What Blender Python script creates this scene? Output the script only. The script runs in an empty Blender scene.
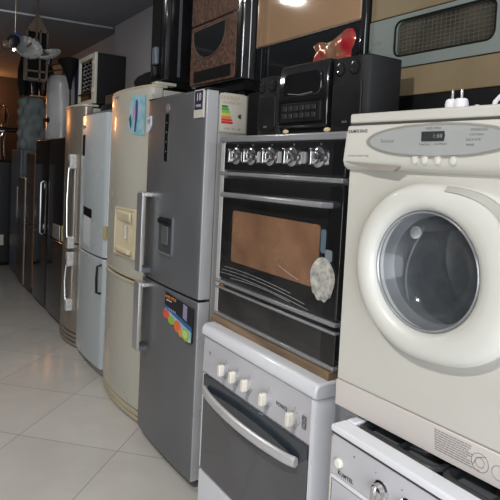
import bpy, bmesh, math, random
from mathutils import Vector, Matrix
random.seed(7)
sc = bpy.context.scene
COL = sc.collection
PI = math.pi

# ------------------------------------------------------------------ materials
def mat(name, col, rough=0.5, metal=0.0, var=0.06, scale=6.0, bump=0.0, coat=0.0, bscale=None, spec=0.5, stretch=(1, 1, 1), col2=None, emit=0.0, rvar=0.1):
    m = bpy.data.materials.new(name); m.use_nodes = True
    nt = m.node_tree; N = nt.nodes; L = nt.links
    b = N['Principled BSDF']
    tc = N.new('ShaderNodeTexCoord'); mp = N.new('ShaderNodeMapping'); mp.inputs['Scale'].default_value = stretch
    L.new(tc.outputs['Object'], mp.inputs['Vector'])
    nz = N.new('ShaderNodeTexNoise'); nz.inputs['Scale'].default_value = scale; nz.inputs['Detail'].default_value = 5
    L.new(mp.outputs[0], nz.inputs['Vector'])
    rp = N.new('ShaderNodeValToRGB')
    c2 = col2 if col2 else [max(0, c * (1 - var * 2.2)) for c in col]
    rp.color_ramp.elements[0].position = 0.32; rp.color_ramp.elements[1].position = 0.68
    rp.color_ramp.elements[0].color = (*c2, 1); rp.color_ramp.elements[1].color = (*col, 1)
    L.new(nz.outputs['Fac'], rp.inputs['Fac']); L.new(rp.outputs['Color'], b.inputs['Base Color'])
    mr = N.new('ShaderNodeMapRange'); mr.inputs['To Min'].default_value = max(0.02, rough - rvar); mr.inputs['To Max'].default_value = min(1, rough + rvar)
    L.new(nz.outputs['Fac'], mr.inputs['Value']); L.new(mr.outputs[0], b.inputs['Roughness'])
    b.inputs['Metallic'].default_value = metal
    b.inputs['Specular IOR Level'].default_value = spec
    b.inputs['Coat Weight'].default_value = coat; b.inputs['Coat Roughness'].default_value = 0.06
    if bump:
        n2 = N.new('ShaderNodeTexNoise'); n2.inputs['Scale'].default_value = bscale or scale * 4; n2.inputs['Detail'].default_value = 3
        L.new(mp.outputs[0], n2.inputs['Vector'])
        bp = N.new('ShaderNodeBump'); bp.inputs['Strength'].default_value = bump; bp.inputs['Distance'].default_value = 0.01
        L.new(n2.outputs['Fac'], bp.inputs['Height']); L.new(bp.outputs[0], b.inputs['Normal'])
    if emit:
        b.inputs['Emission Color'].default_value = (*col, 1); b.inputs['Emission Strength'].default_value = emit
    return m

def glassy(name, tint, opacity, rough=0.05, bump=0.0, bscale=20, white=None):
    """clear film / glass: transparent with a glossy skin; opacity is the share of the tinted body"""
    m = bpy.data.materials.new(name); m.use_nodes = True
    nt = m.node_tree; N = nt.nodes; L = nt.links; N.clear()
    out = N.new('ShaderNodeOutputMaterial')
    tr = N.new('ShaderNodeBsdfTransparent'); tr.inputs[0].default_value = (1, 1, 1, 1)
    pr = N.new('ShaderNodeBsdfPrincipled'); pr.inputs['Base Color'].default_value = (*tint, 1); pr.inputs['Roughness'].default_value = rough
    mx = N.new('ShaderNodeMixShader')
    fr = N.new('ShaderNodeLayerWeight'); fr.inputs[0].default_value = .5
    pw = N.new('ShaderNodeMath'); pw.operation = 'POWER'; pw.inputs[1].default_value = 3.0; L.new(fr.outputs['Facing'], pw.inputs[0])
    mu_ = N.new('ShaderNodeMath'); mu_.operation = 'MULTIPLY_ADD'; mu_.inputs[1].default_value = .40; mu_.inputs[2].default_value = .02; L.new(pw.outputs[0], mu_.inputs[0])
    ad = N.new('ShaderNodeMath'); ad.operation = 'ADD'; ad.inputs[1].default_value = opacity; ad.use_clamp = True
    gl = N.new('ShaderNodeBsdfGlossy'); gl.inputs['Roughness'].default_value = rough
    tc = N.new('ShaderNodeTexCoord')
    if bump:
        nz = N.new('ShaderNodeTexNoise'); nz.inputs['Scale'].default_value = bscale; nz.inputs['Detail'].default_value = 3; nz.inputs['Distortion'].default_value = 1.2
        mp = N.new('ShaderNodeMapping'); mp.inputs['Scale'].default_value = (1, 0.5, 1.6); mp.inputs['Rotation'].default_value = (0.5, 0, 0)
        L.new(tc.outputs['Object'], mp.inputs[0]); L.new(mp.outputs[0], nz.inputs['Vector'])
        bp = N.new('ShaderNodeBump'); bp.inputs['Strength'].default_value = bump; bp.inputs['Distance'].default_value = 0.02
        L.new(nz.outputs['Fac'], bp.inputs['Height'])
        L.new(bp.outputs[0], gl.inputs['Normal']); L.new(bp.outputs[0], pr.inputs['Normal']); L.new(bp.outputs[0], fr.inputs['Normal'])
    m1 = N.new('ShaderNodeMixShader'); m1.inputs[0].default_value = opacity
    L.new(tr.outputs[0], m1.inputs[1]); L.new(pr.outputs[0], m1.inputs[2])
    L.new(mu_.outputs[0], mx.inputs[0]); L.new(m1.outputs[0], mx.inputs[1]); L.new(gl.outputs[0], mx.inputs[2])
    L.new(mx.outputs[0], out.inputs[0])
    return m

def srgb(r, g, b):
    f = lambda c: (c / 255 / 12.92) if c / 255 <= 0.04045 else ((c / 255 + 0.055) / 1.055) ** 2.4
    return (f(r), f(g), f(b))

M = {}
M['washer'] = mat('cream_enamel', (0.50, 0.49, 0.445), 0.42, var=0.03, scale=3, coat=0.1)
M['washer_plinth'] = mat('bounce_tinted_enamel', (0.55, 0.51, 0.48), 0.45, var=0.03, scale=3)  # warm bounce from the floor put into the plinth colour
M['washer_door'] = mat('cream_plastic', (0.56, 0.56, 0.52), 0.38, var=0.02, coat=0.2)
M['panel_oval'] = mat('pale_panel_plastic', (0.58, 0.60, 0.59), 0.3, var=0.02, coat=0.2)
M['oval_rim'] = mat('panel_rim_plastic', (0.45, 0.44, 0.39), 0.35, var=0.02)
M['white'] = mat('white_enamel', (0.72, 0.74, 0.78), 0.22, var=0.03, scale=4, coat=0.5)
M['panel_grey'] = mat('pale_grey_panel', (0.50, 0.50, 0.53), 0.4, var=0.04, scale=5)
M['cooker_front'] = mat('greyish_enamel_front', (0.52, 0.52, 0.52), 0.4, var=0.04, scale=5)
M['knob_white'] = mat('ivory_knob', (0.78, 0.74, 0.66), 0.35, var=0.02)
M['ink'] = mat('dark_ink', (0.05, 0.05, 0.06), 0.5)
M['ink_grey'] = mat('grey_ink', (0.22, 0.22, 0.21), 0.6)
M['slot'] = mat('slot_plastic', (0.25, 0.23, 0.20), 0.6)  # dull brown-grey plastic of the drawer grip
M['lcd'] = mat('lcd_glass', (0.035, 0.04, 0.04), 0.15, coat=0.5)
M['seam'] = mat('dark_gasket', (0.05, 0.045, 0.04), 0.7)
M['seam_soft'] = mat('soft_seam_gasket', (0.26, 0.25, 0.22), 0.7)
M['clip'] = mat('grey_clip_plastic', (0.33, 0.325, 0.29), 0.45, var=0.03)
M['steel'] = mat('brushed_steel_front', (0.205, 0.215, 0.23), 0.36, metal=0.5, var=0.1, scale=2.2, stretch=(1, 1, 0.6), bump=0.04, bscale=120)
M['steel_side'] = mat('painted_fridge_side', (0.38, 0.38, 0.38), 0.35, var=0.05, scale=3)
M['steel_light'] = mat('pale_door_edge', (0.50, 0.50, 0.51), 0.3, metal=0.2, var=0.04)
M['cream'] = mat('cream_fridge_enamel', (0.49, 0.475, 0.41), 0.3, var=0.04, scale=2, coat=0.3)
M['cream_dark'] = mat('yellowed_cream_trim', (0.50, 0.44, 0.30), 0.4, var=0.08)
M['whitefridge'] = mat('bluish_white_enamel', (0.46, 0.51, 0.53), 0.26, var=0.03, scale=2, coat=0.3)
M['champagne'] = mat('champagne_metal', (0.40, 0.35, 0.29), 0.26, metal=0.55, var=0.06, scale=2, stretch=(1, 1, .3))
M['chrome'] = mat('chrome', (0.72, 0.72, 0.72), 0.12, metal=1.0, var=0.04)
M['satin'] = mat('satin_aluminium', (0.55, 0.55, 0.54), 0.33, metal=0.7, var=0.05)
M['clear_plastic'] = mat('frosted_handle_plastic', (0.62, 0.63, 0.64), 0.15, var=0.15, scale=40, coat=0.5)
M['black_gloss'] = mat('black_gloss', (0.012, 0.012, 0.013), 0.12, var=0.2, coat=0.5)
M['black_glass'] = mat('black_glass', (0.010, 0.011, 0.012), 0.07, coat=0.6, rvar=0.03)
M['black_satin'] = mat('black_satin_plastic', (0.010, 0.010, 0.011), 0.42, var=0.2, scale=12, spec=.3)
M['black_side'] = mat('black_textured_plastic', (0.009, 0.009, 0.010), 0.5, bump=0.1, bscale=200, spec=.25)
M['black_matte'] = mat('black_matte', (0.008, 0.008, 0.008), 0.85, var=0.2, spec=.15)
M['iron'] = mat('cast_iron', (0.018, 0.019, 0.022), 0.5, bump=0.1)
M['cavity'] = mat('dark_cavity', (0.02, 0.02, 0.022), 0.5)
M['steelgrey'] = mat('grey_steel_band', (0.36, 0.37, 0.39), 0.22, metal=0.35, var=0.1, scale=5)
M['oven_side'] = mat('oven_side_steel', (0.56, 0.56, 0.56), 0.35, metal=0.1, var=0.1)
M['oven_window'] = mat('brown_oven_window', (0.27, 0.145, 0.08), 0.25, var=0.3, scale=7, col2=(0.17, 0.088, 0.05), coat=0.3)
M['door_tint'] = mat('tinted_door_glass', (0.085, 0.087, 0.098), 0.08, var=0.15, scale=2.5, coat=0.7, rvar=0.03)
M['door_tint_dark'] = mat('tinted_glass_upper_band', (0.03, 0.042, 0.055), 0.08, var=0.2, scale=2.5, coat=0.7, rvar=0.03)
M['wood'] = mat('wood_board', (0.33, 0.22, 0.13), 0.6, var=0.3, scale=14, stretch=(1, 0.15, 1))
M['tan'] = mat('tan_glossy_glass', (0.36, 0.225, 0.13), 0.07, var=0.05, scale=3, coat=0.0, rvar=0.03)
M['olive_tan'] = mat('olive_tan_enamel', (0.235, 0.18, 0.105), 0.35, var=0.1, scale=3)
M['greygreen'] = mat('grey_green_enamel', (0.19, 0.22, 0.205), 0.35, var=0.06, scale=3)
M['rack'] = mat('dim_wire_rack', (0.13, 0.12, 0.095), 0.5, metal=0.2)
M['win_dark'] = mat('smoked_oven_window', (0.085, 0.078, 0.058), 0.25, var=0.3, scale=6, coat=0.3)
M['leather'] = mat('embossed_brown_leather', (0.135, 0.062, 0.036), 0.55, spec=.25, var=0.35, scale=35, col2=(0.045, 0.024, 0.017), bump=0.9, bscale=45)
M['bluegrey'] = mat('blue_grey_enamel', (0.13, 0.15, 0.18), 0.35, var=0.1, scale=3)
M['brownmetal'] = mat('brown_metal_enamel', (0.12, 0.085, 0.06), 0.3, metal=0.4, var=0.1)
M['pipe'] = mat('white_plastic', (0.8, 0.8, 0.82), 0.3, var=0.02)
M['tankwhite'] = mat('tank_enamel', (0.44, 0.44, 0.45), 0.3, var=0.06, coat=0.2)
M['blue'] = mat('blue_tarpaulin', (0.010, 0.055, 0.16), 0.4, var=0.3, scale=8)
M['tuft'] = mat('grey_green_velvet', (0.20, 0.24, 0.235), 0.8, var=0.15, scale=10)
M['beige_tape'] = mat('beige_tape', (0.50, 0.42, 0.22), 0.5)
M['lattice'] = mat('old_wood', (0.14, 0.10, 0.07), 0.6, var=0.2, scale=12)
M['fluted'] = mat('milky_fluted_glass', (0.42, 0.43, 0.42), 0.3, var=0.08, coat=0.3)
M['red_foil'] = mat('red_and_gold_foil', (0.42, 0.02, 0.03), 0.16, metal=0.35, var=0.3, scale=11, col2=(0.30, 0.21, 0.12), bump=0.6, bscale=18, coat=0.6)
M['ceiling'] = mat('ceiling_plaster', (0.24, 0.26, 0.30), 0.9, var=0.05, scale=1.2, bump=0.1)  # dim bluish light on the ceiling put into its plaster colour
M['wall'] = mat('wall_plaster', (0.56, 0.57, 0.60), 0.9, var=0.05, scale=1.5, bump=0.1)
M['wall_dark'] = mat('darkened_wall', (0.055, 0.045, 0.04), 0.8, var=0.1, scale=1.5, bump=0.1)  # walls darkened to keep reflections and the back glow low
M['hob_black'] = mat('dark_hob_enamel', (0.16, 0.17, 0.18), 0.3, var=0.2, coat=.3)
M['paper'] = mat('paper_label', (0.56, 0.53, 0.45), 0.6, var=0.03)
M['film'] = glassy('clear_wrap_film', (0.75, 0.75, 0.78), 0.006, 0.12, bump=0.22, bscale=4)
M['porthole'] = glassy('porthole_glass', (0.30, 0.34, 0.38), 0.14, 0.08, bump=0.12, bscale=5)
M['drum'] = mat('drum_steel', (0.26, 0.28, 0.30), 0.35, metal=0.5, scale=12, col2=(.05, .055, .06))
M['gasket'] = mat('grey_rubber', (0.17, 0.18, 0.19), 0.4, var=0.2, scale=8)

def flat(name, rgb, rough=0.45):
    if name not in M: M[name] = mat(name, rgb, rough, var=0.04)
    return M[name]

# floor: 60 cm polished tiles laid on the diagonal
def floor_material():
    m = bpy.data.materials.new('diagonal_polished_tiles'); m.use_nodes = True
    nt = m.node_tree; N = nt.nodes; L = nt.links; b = N['Principled BSDF']
    g = N.new('ShaderNodeNewGeometry'); sp = N.new('ShaderNodeSeparateXYZ'); L.new(g.outputs['Position'], sp.inputs[0])
    def mth(op, a=None, c=None, va=None, vc=None):
        n = N.new('ShaderNodeMath'); n.operation = op
        if a is not None: L.new(a, n.inputs[0])
        if va is not None: n.inputs[0].default_value = va
        if c is not None: L.new(c, n.inputs[1])
        if vc is not None: n.inputs[1].default_value = vc
        return n.outputs[0]
    def line(cx, cy, off):
        s = mth('ADD', mth('MULTIPLY', sp.outputs[0], vc=cx), mth('MULTIPLY', sp.outputs[1], vc=cy))
        s = mth('DIVIDE', mth('SUBTRACT', s, vc=off), vc=0.6)
        f = mth('FRACT', s)
        d = mth('MINIMUM', f, mth('SUBTRACT', va=1.0, c=f))
        cell = mth('FLOOR', s)
        return mth('LESS_THAN', d, vc=0.0032), cell
    g1, c1 = line(0.7071, 0.7071, 0.338 )
    g2, c2 = line(0.7071, -0.7071, 0.547)
    gr = mth('MAXIMUM', g1, g2)
    cb = N.new('ShaderNodeCombineXYZ'); L.new(c1, cb.inputs[0]); L.new(c2, cb.inputs[1])
    wn = N.new('ShaderNodeTexWhiteNoise'); wn.noise_dimensions = '2D'; L.new(cb.outputs[0], wn.inputs['Vector'])
    nz = N.new('ShaderNodeTexNoise'); nz.inputs['Scale'].default_value = 5; nz.inputs['Detail'].default_value = 8; L.new(g.outputs['Position'], nz.inputs['Vector'])
    fac = mth('ADD', mth('MULTIPLY', wn.outputs['Value'], vc=0.25), mth('MULTIPLY', nz.outputs['Fac'], vc=0.75))
    rp = N.new('ShaderNodeValToRGB'); rp.color_ramp.elements[0].position = .3; rp.color_ramp.elements[1].position = .7
    rp.color_ramp.elements[0].color = (0.52, 0.495, 0.46, 1); rp.color_ramp.elements[1].color = (0.58, 0.555, 0.52, 1)
    L.new(fac, rp.inputs[0])
    mx = N.new('ShaderNodeMix'); mx.data_type = 'RGBA'; L.new(gr, mx.inputs['Factor']); L.new(rp.outputs[0], mx.inputs['A']); mx.inputs['B'].default_value = (0.19, 0.175, 0.16, 1)
    L.new(mx.outputs['Result'], b.inputs['Base Color'])
    r = N.new('ShaderNodeMapRange'); r.inputs['To Min'].default_value = 0.10; r.inputs['To Max'].default_value = 0.22; L.new(nz.outputs['Fac'], r.inputs['Value'])
    rr = mth('MAXIMUM', r.outputs[0], mth('MULTIPLY', gr, vc=0.7))
    L.new(rr, b.inputs['Roughness'])
    bp = N.new('ShaderNodeBump'); bp.inputs['Strength'].default_value = 0.3; bp.inputs['Distance'].default_value = 0.002; bp.invert = True
    L.new(gr, bp.inputs['Height']); L.new(bp.outputs[0], b.inputs['Normal'])
    return m
M['floor'] = floor_material()

# ------------------------------------------------------------------ mesh helpers
INV = {}
def thing(name, label, cat, loc, rz=0.0, group=None, local=False):
    o = bpy.data.objects.new(name, None); COL.objects.link(o)
    o.empty_display_size = 0.1
    o.location = loc; o.rotation_euler = (0, 0, rz)
    o['label'] = label; o['category'] = cat
    if group: o['group'] = group
    mw = Matrix.Translation(Vector(loc)) @ Matrix.Rotation(rz, 4, 'Z')
    INV[o.name] = Matrix.Identity(4) if local else mw.inverted()
    return o

def root_of(p):
    while p.parent: p = p.parent
    return p

def obj(name, bm, m, parent=None, bevel=0.0, seg=2, smooth=True, subsurf=0, label=None, angle=40):
    me = bpy.data.meshes.new(name)
    if parent is not None:
        bmesh.ops.transform(bm, matrix=INV[root_of(parent).name], verts=bm.verts)
    bmesh.ops.recalc_face_normals(bm, faces=bm.faces)
    bm.to_mesh(me); bm.free()
    me.materials.append(M[m] if isinstance(m, str) else m)
    o = bpy.data.objects.new(name, me); COL.objects.link(o)
    if parent is not None: o.parent = parent
    if smooth:
        for p in me.polygons: p.use_smooth = True
        if not subsurf:
            try: me.set_sharp_from_angle(angle=math.radians(angle))
            except Exception: pass
    if bevel:
        md = o.modifiers.new('soft_edge', 'BEVEL'); md.width = bevel; md.segments = seg; md.limit_method = 'ANGLE'; md.angle_limit = math.radians(45)
        md.harden_normals = False
    if subsurf:
        md = o.modifiers.new('smooth_surface', 'SUBSURF'); md.levels = subsurf; md.render_levels = subsurf
    if label: o['label'] = label
    return o

def tag(o, label, cat, group=None):
    o['label'] = label; o['category'] = cat
    if group: o['group'] = group
    return o

def B(): return bmesh.new()

def box(bm, x0, x1, y0, y1, z0, z1):
    vs = [bm.verts.new((x, y, z)) for x in (x0, x1) for y in (y0, y1) for z in (z0, z1)]
    for f in ((0, 1, 3, 2), (4, 6, 7, 5), (0, 4, 5, 1), (2, 3, 7, 6), (0, 2, 6, 4), (1, 5, 7, 3)):
        bm.faces.new([vs[i] for i in f])
    return bm

def BX(*a): return box(B(), *a)

def prism_z(bm, poly, z0, z1):
    a = [bm.verts.new((x, y, z0)) for x, y in poly]; b = [bm.verts.new((x, y, z1)) for x, y in poly]
    n = len(poly)
    bm.faces.new(a[::-1]); bm.faces.new(b)
    for i in range(n): bm.faces.new((a[i], a[(i + 1) % n], b[(i + 1) % n], b[i]))
    return bm

def prism_x(bm, poly, x0, x1):
    """poly in (y, z)"""
    a = [bm.verts.new((x0, y, z)) for y, z in poly]; b = [bm.verts.new((x1, y, z)) for y, z in poly]
    n = len(poly)
    bm.faces.new(a); bm.faces.new(b[::-1])
    for i in range(n): bm.faces.new((a[i], b[i], b[(i + 1) % n], a[(i + 1) % n]))
    return bm

def prism_y(bm, poly, y0, y1):
    """poly in (x, z)"""
    a = [bm.verts.new((x, y0, z)) for x, z in poly]; b = [bm.verts.new((x, y1, z)) for x, z in poly]
    n = len(poly)
    bm.faces.new(a); bm.faces.new(b[::-1])
    for i in range(n): bm.faces.new((a[i], b[i], b[(i + 1) % n], a[(i + 1) % n]))
    return bm

def cyl(bm, p0, p1, r0, r1=None, seg=24, cap=True):
    if r1 is None: r1 = r0
    p0, p1 = Vector(p0), Vector(p1); d = (p1 - p0).normalized()
    q = d.to_track_quat('Z', 'Y')
    rings = []
    for p, r in ((p0, r0), (p1, r1)):
        rings.append([bm.verts.new(p + q @ Vector((r * math.cos(2 * PI * i / seg), r * math.sin(2 * PI * i / seg), 0))) for i in range(seg)])
    for i in range(seg): bm.faces.new((rings[0][i], rings[0][(i + 1) % seg], rings[1][(i + 1) % seg], rings[1][i]))
    if cap: bm.faces.new(rings[0][::-1]); bm.faces.new(rings[1])
    return bm

def lathe(bm, c, axis, prof, seg=32, cap0=True, cap1=True, sx=1, sy=1):
    """prof: (radius, distance along axis)"""
    c = Vector(c); q = Vector(axis).normalized().to_track_quat('Z', 'Y'); R = []
    for r, h in prof:
        R.append([bm.verts.new(c + q @ Vector((sx * r * math.cos(2 * PI * i / seg), sy * r * math.sin(2 * PI * i / seg), h))) for i in range(seg)])
    for a, b in zip(R, R[1:]):
        for i in range(seg): bm.faces.new((a[i], a[(i + 1) % seg], b[(i + 1) % seg], b[i]))
    if cap0: bm.faces.new(R[0][::-1])
    if cap1: bm.faces.new(R[-1])
    return bm

def tube(bm, pts, r, seg=8, closed=False):
    pts = [Vector(p) for p in pts]; n = len(pts); R = []
    up = None
    for i, p in enumerate(pts):
        a = pts[i - 1] if (i or closed) else p; b = pts[(i + 1) % n] if (i < n - 1 or closed) else p
        d = (b - a).normalized()
        if up is None:
            up = d.orthogonal().normalized()
        s = d.cross(up).normalized(); up = s.cross(d).normalized()
        R.append([bm.verts.new(p + r * (math.cos(2 * PI * k / seg) * up + math.sin(2 * PI * k / seg) * s)) for k in range(seg)])
    for i in range(n if closed else n - 1):
        a, b = R[i], R[(i + 1) % n]
        for k in range(seg): bm.faces.new((a[k], a[(k + 1) % seg], b[(k + 1) % seg], b[k]))
    if not closed: bm.faces.new(R[0][::-1]); bm.faces.new(R[-1])
    return bm

def rrect(y0, y1, z0, z1, r, n=6):
    P = []
    for cy, cz, a0 in ((y1 - r, z1 - r, 0), (y0 + r, z1 - r, PI / 2), (y0 + r, z0 + r, PI), (y1 - r, z0 + r, 3 * PI / 2)):
        for i in range(n + 1):
            a = a0 + PI / 2 * i / n
            P.append((cy + r * math.cos(a), cz + r * math.sin(a)))
    return P

def ellipse(cy, cz, a, b, n=40): return [(cy + a * math.cos(2 * PI * i / n), cz + b * math.sin(2 * PI * i / n)) for i in range(n)]

def text(name, s, size, loc, parent, m='ink', depth=0.0004, tilt=0.0, sx=1.0, bold=0.0, side=None):
    """lettering on a face that looks towards -X (or -Y with side='y')"""
    cu = bpy.data.curves.new(name, 'FONT'); cu.body = s; cu.size = size; cu.extrude = depth; cu.align_x = 'CENTER'; cu.align_y = 'CENTER'; cu.offset = bold * .35; cu.space_character = 1.12
    cu.resolution_u = 2
    t = bpy.data.objects.new(name, cu); COL.objects.link(t)
    dg = bpy.context.evaluated_depsgraph_get(); me = bpy.data.meshes.new_from_object(t.evaluated_get(dg))
    bpy.data.objects.remove(t); bpy.data.curves.remove(cu)
    bm = bmesh.new(); bm.from_mesh(me); bpy.data.meshes.remove(me)
    if side == 'y': R = Matrix(((1, 0, 0), (0, 0, -1), (0, 1, 0)))
    else: R = Matrix(((0, 0, -1), (-1, 0, 0), (0, 1, 0)))
    mt = Matrix.Translation(Vector(loc)) @ Matrix.Rotation(tilt, 4, 'Y') @ R.to_4x4() @ Matrix.Diagonal((sx, 1, 1, 1))
    bmesh.ops.transform(bm, matrix=mt, verts=bm.verts)
    return obj(name, bm, m, parent, smooth=False)

def bowed(y0, y1, x0, thick, bow, r=0.02, n=14):
    """plan outline of a door whose front bows towards -X; corners rounded"""
    P = []; W = (y1 - y0) / 2; c = (y0 + y1) / 2
    for i in range(n + 1):
        t = -1 + 2 * i / n
        y = c + t * W
        e = min(W - abs(t) * W, r)
        corner = r - math.sqrt(max(0, r * r - (r - e) ** 2))
        P.append((x0 - bow * (1 - t * t) + corner, y))
    # finer corner points
    Q = []
    for k in range(5):
        a = PI / 2 * k / 5
        e = r * (1 - math.cos(a)); t = -1 + e / W
        Q.append((x0 - bow * (1 - t * t) + r - r * math.sin(a), y0 + e))
    S = [(x, 2 * c - y) for x, y in Q[::-1]]
    body = [p for p in P if y0 + r < p[1] < y1 - r]
    P = Q + body + S
    P += [(x0 + thick, y1), (x0 + thick, y0)]
    return P

# ------------------------------------------------------------------ the room
def struct(name, bm, m, **k):
    o = obj(name, bm, m, smooth=False, **k); o['kind'] = 'structure'; return o
XW, YF, YB, XL, ZC = 2.10, -2.2, 11.6, -2.7, 3.1
struct('floor', BX(XL - .15, XW + .35, YF - 3.0, YB + .15, -0.12, 0), 'floor')
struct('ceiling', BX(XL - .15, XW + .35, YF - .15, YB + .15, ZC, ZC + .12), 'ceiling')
bm = B(); prism_z(bm, [(XW, YF - .15), (XW, 6.2), (XW + .12, 6.2), (XW + .12, YB), (XW + .3, YB), (XW + .3, YF - .15)], 0, ZC)
struct('wall_right', bm, 'wall')
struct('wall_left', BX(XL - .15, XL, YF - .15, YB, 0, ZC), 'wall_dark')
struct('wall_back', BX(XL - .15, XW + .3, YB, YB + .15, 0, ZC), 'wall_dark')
# shop front behind the camera: a wide opening between two piers under a lintel
struct('wall_front', BX(XL, XW, YF - .15, YF, 2.55, ZC), 'wall')
struct('trim_1', BX(XL, XL + .35, YF - .15, YF, 0, 2.55), 'wall')
struct('trim_2', BX(XW - .5, XW, YF - .15, YF, 0, 2.55), 'wall')
# thin raised joint running across the ceiling
bm = B(); tube(bm, [(XL, 6.75, ZC - .008), (0.93, 6.37, ZC - .008), (XW, 6.27, ZC - .008)], 0.014, 6)
struct('trim_3', bm, 'tankwhite')

# ------------------------------------------------------------------ washing machine
W = thing('washing_machine', 'cream front-loading washing machine with round porthole, stacked on a white cooker', 'washing machine', (1.1157, .878, .893), math.radians(3), local=True)
HW, HH = 0.30, 0.845
DC = (0.018, 0.447); RO, RI = 0.217, 0.150
# body: five faces and a front sheet with a round hole
bm = B()
x0, x1, z0, z1 = 0.0, 0.52, 0.004, 0.815
c = [bm.verts.new(v) for v in ((x0, -HW, z0), (x0, HW, z0), (x0, HW, z1), (x0, -HW, z1), (x1, -HW, z0), (x1, HW, z0), (x1, HW, z1), (x1, -HW, z1))]
for f in ((4, 5, 6, 7), (0, 4, 7, 3), (1, 2, 6, 5), (3, 7, 6, 2), (0, 1, 5, 4)): bm.faces.new([c[i] for i in f])
n = 64; inner = []; outer = []
angs = [2 * PI * i / n for i in range(n)]
cor = [math.atan2(v.co.z - DC[1], v.co.y - DC[0]) % (2 * PI) for v in c[:4]]
for a in angs:
    inner.append(bm.verts.new((0, DC[0] + 0.155 * math.cos(a), DC[1] + 0.155 * math.sin(a))))
    ca, sa = math.cos(a), math.sin(a)
    t = min([v for v in (((HW - DC[0]) / ca) if ca > 1e-6 else 9, ((-HW - DC[0]) / ca) if ca < -1e-6 else 9, ((z1 - DC[1]) / sa) if sa > 1e-6 else 9, ((z0 - DC[1]) / sa) if sa < -1e-6 else 9)])
    outer.append(bm.verts.new((0, DC[0] + t * ca, DC[1] + t * sa)))
for i in range(n):
    j = (i + 1) % n; a0, a1 = angs[i], angs[i] + 2 * PI / n
    f = [inner[i], outer[i]]
    for k, ca in enumerate(cor):
        if a0 < ca < a1: f.append(c[k])
    f += [outer[j], inner[j]]
    bm.faces.new(f)
bmesh.ops.remove_doubles(bm, verts=bm.verts, dist=1e-5)
obj('body', bm, 'washer', W, smooth=False)
obj('plinth_panel', BX(-0.006, 0.01, -HW, HW, 0.006, 0.081), 'washer_plinth', W, bevel=.002)
obj('plinth_seam', BX(-0.002, 0.01, -HW + .002, HW - .002, 0.081, 0.0835), 'seam_soft', W)
# lid
obj('lid', BX(-0.012, 0.53, -HW, HW, 0.818, 0.846), 'washer', W, bevel=.006, seg=3)
obj('lid_seam', BX(-0.010, 0.02, -HW + .002, HW - .002, 0.8125, 0.818), 'seam', W)
# control panel bulging slightly out of the front, curved under at its lower edge
bm = B(); prism_y(bm, [(0.01, .8125), (-.012, .8125), (-.018, .79), (-.024, .74), (-.027, .715), (-.022, .700), (-.008, .690), (0.01, .688)], -HW - .001, HW + .004)
pan = obj('control_panel', bm, 'washer', W, bevel=.003, seg=2)
def px(z): # front of the panel at height z
    P = [(.8125, -.012), (.79, -.018), (.74, -.024), (.715, -.027), (.70, -.022)]
    for (a, b), (c_, d) in zip(P, P[1:]):
        if z >= c_: return b + (d - b) * (a - z) / (a - c_)
    return -.02
def on_panel(name, poly, m, lift, parent=pan, bevel=0):
    bm = B(); f = [bm.verts.new((px(z) - lift, y, z)) for y, z in poly]; b = [bm.verts.new((px(z) + .006, y, z)) for y, z in poly]
    bm.faces.new(f); bm.faces.new(b[::-1]); k = len(poly)
    for i in range(k): bm.faces.new((f[i], b[i], b[(i + 1) % k], f[(i + 1) % k]))
    return obj(name, bm, m, parent, bevel=bevel)
def half_split_ellipse(cy, cz, a, b): return ellipse(cy, cz, a, b, 48)
# the oval is built in horizontal strips so that it follows the panel curve
def strip_oval(name, cy, cz, a, b, m, lift):
    bm = B(); k = 18; L_, R_ = [], []
    for i in range(k + 1):
        z = cz - b + 2 * b * i / k; h = a * math.sqrt(max(0, 1 - ((z - cz) / b) ** 2)) + 1e-4
        L_.append(bm.verts.new((px(z) - lift, cy - h, z))); R_.append(bm.verts.new((px(z) - lift, cy + h, z)))
    for i in range(k): bm.faces.new((L_[i], R_[i], R_[i + 1], L_[i + 1]))
    bmesh.ops.solidify(bm, geom=bm.faces[:], thickness=.001)
    return obj(name, bm, m, pan, smooth=True)
strip_oval('oval_rim', 0.012, .767, .212, .0445, 'oval_rim', .0010)
strip_oval('oval_panel', 0.012, .767, .198, .0375, 'panel_oval', .0026)
on_panel('display', [(.046, .789), (-.018, .789), (-.021, .778), (-.020, .765), (.043, .765)], 'lcd', .0045)
d_ = text('display_digits', '1:88', .014, (px(.777) - .0052, -.002, .777), pan, 'ink_grey')
for i, (y, s) in enumerate(((.090, ''),)): pass
for y in (.058, .029, -.008, -.050):
    bm = B(); lathe(bm, (px(.7185) + .002, y, .7185), (-1, 0, 0), [(.0115, 0), (.0115, .003), (.0098, .0035), (.0092, .002)], 24)
    bt = obj('button_ring', bm, 'oval_rim', pan)
    bm = B(); lathe(bm, (px(.7185) + .002, y, .7185), (-1, 0, 0), [(.0090, 0), (.0090, .0030), (.006, .0042)], 24)
    obj('button', bm, 'washer_door', bt)
text('brand_lettering', 'SAMSUNG', .0145, (px(.795) - .0007, .262, .795), pan, 'ink', bold=.0003)
text('panel_lettering', 'Sensor', .014, (px(.766) - .0031, .150, .767), pan, 'ink_grey', bold=.0002)
text('panel_lettering', 'WASH TIMER', .0068, (px(.795) - .0031, .015, .7965), pan, 'ink_grey')
text('panel_lettering', 'Temp/Spin', .0068, (px(.757) - .0031, .034, .7575), pan, 'ink_grey')
text('panel_lettering', 'Start/Pause', .0068, (px(.757) - .0031, -.012, .7585), pan, 'ink_grey')
for i, s in enumerate(('STANDARD', 'COTTON', 'DELICATE', 'RINSE')):
    text('panel_lettering', s, .0075, (px(.79 - i * .0115) - .0031, -.108 + i * .006, .790 - i * .0115), pan, 'ink_grey', bold=.0001)
text('panel_lettering', 'Automatic washer 5.0kg', .0068, (px(.728) - .0008, .248, .728), pan, 'clip')
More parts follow.
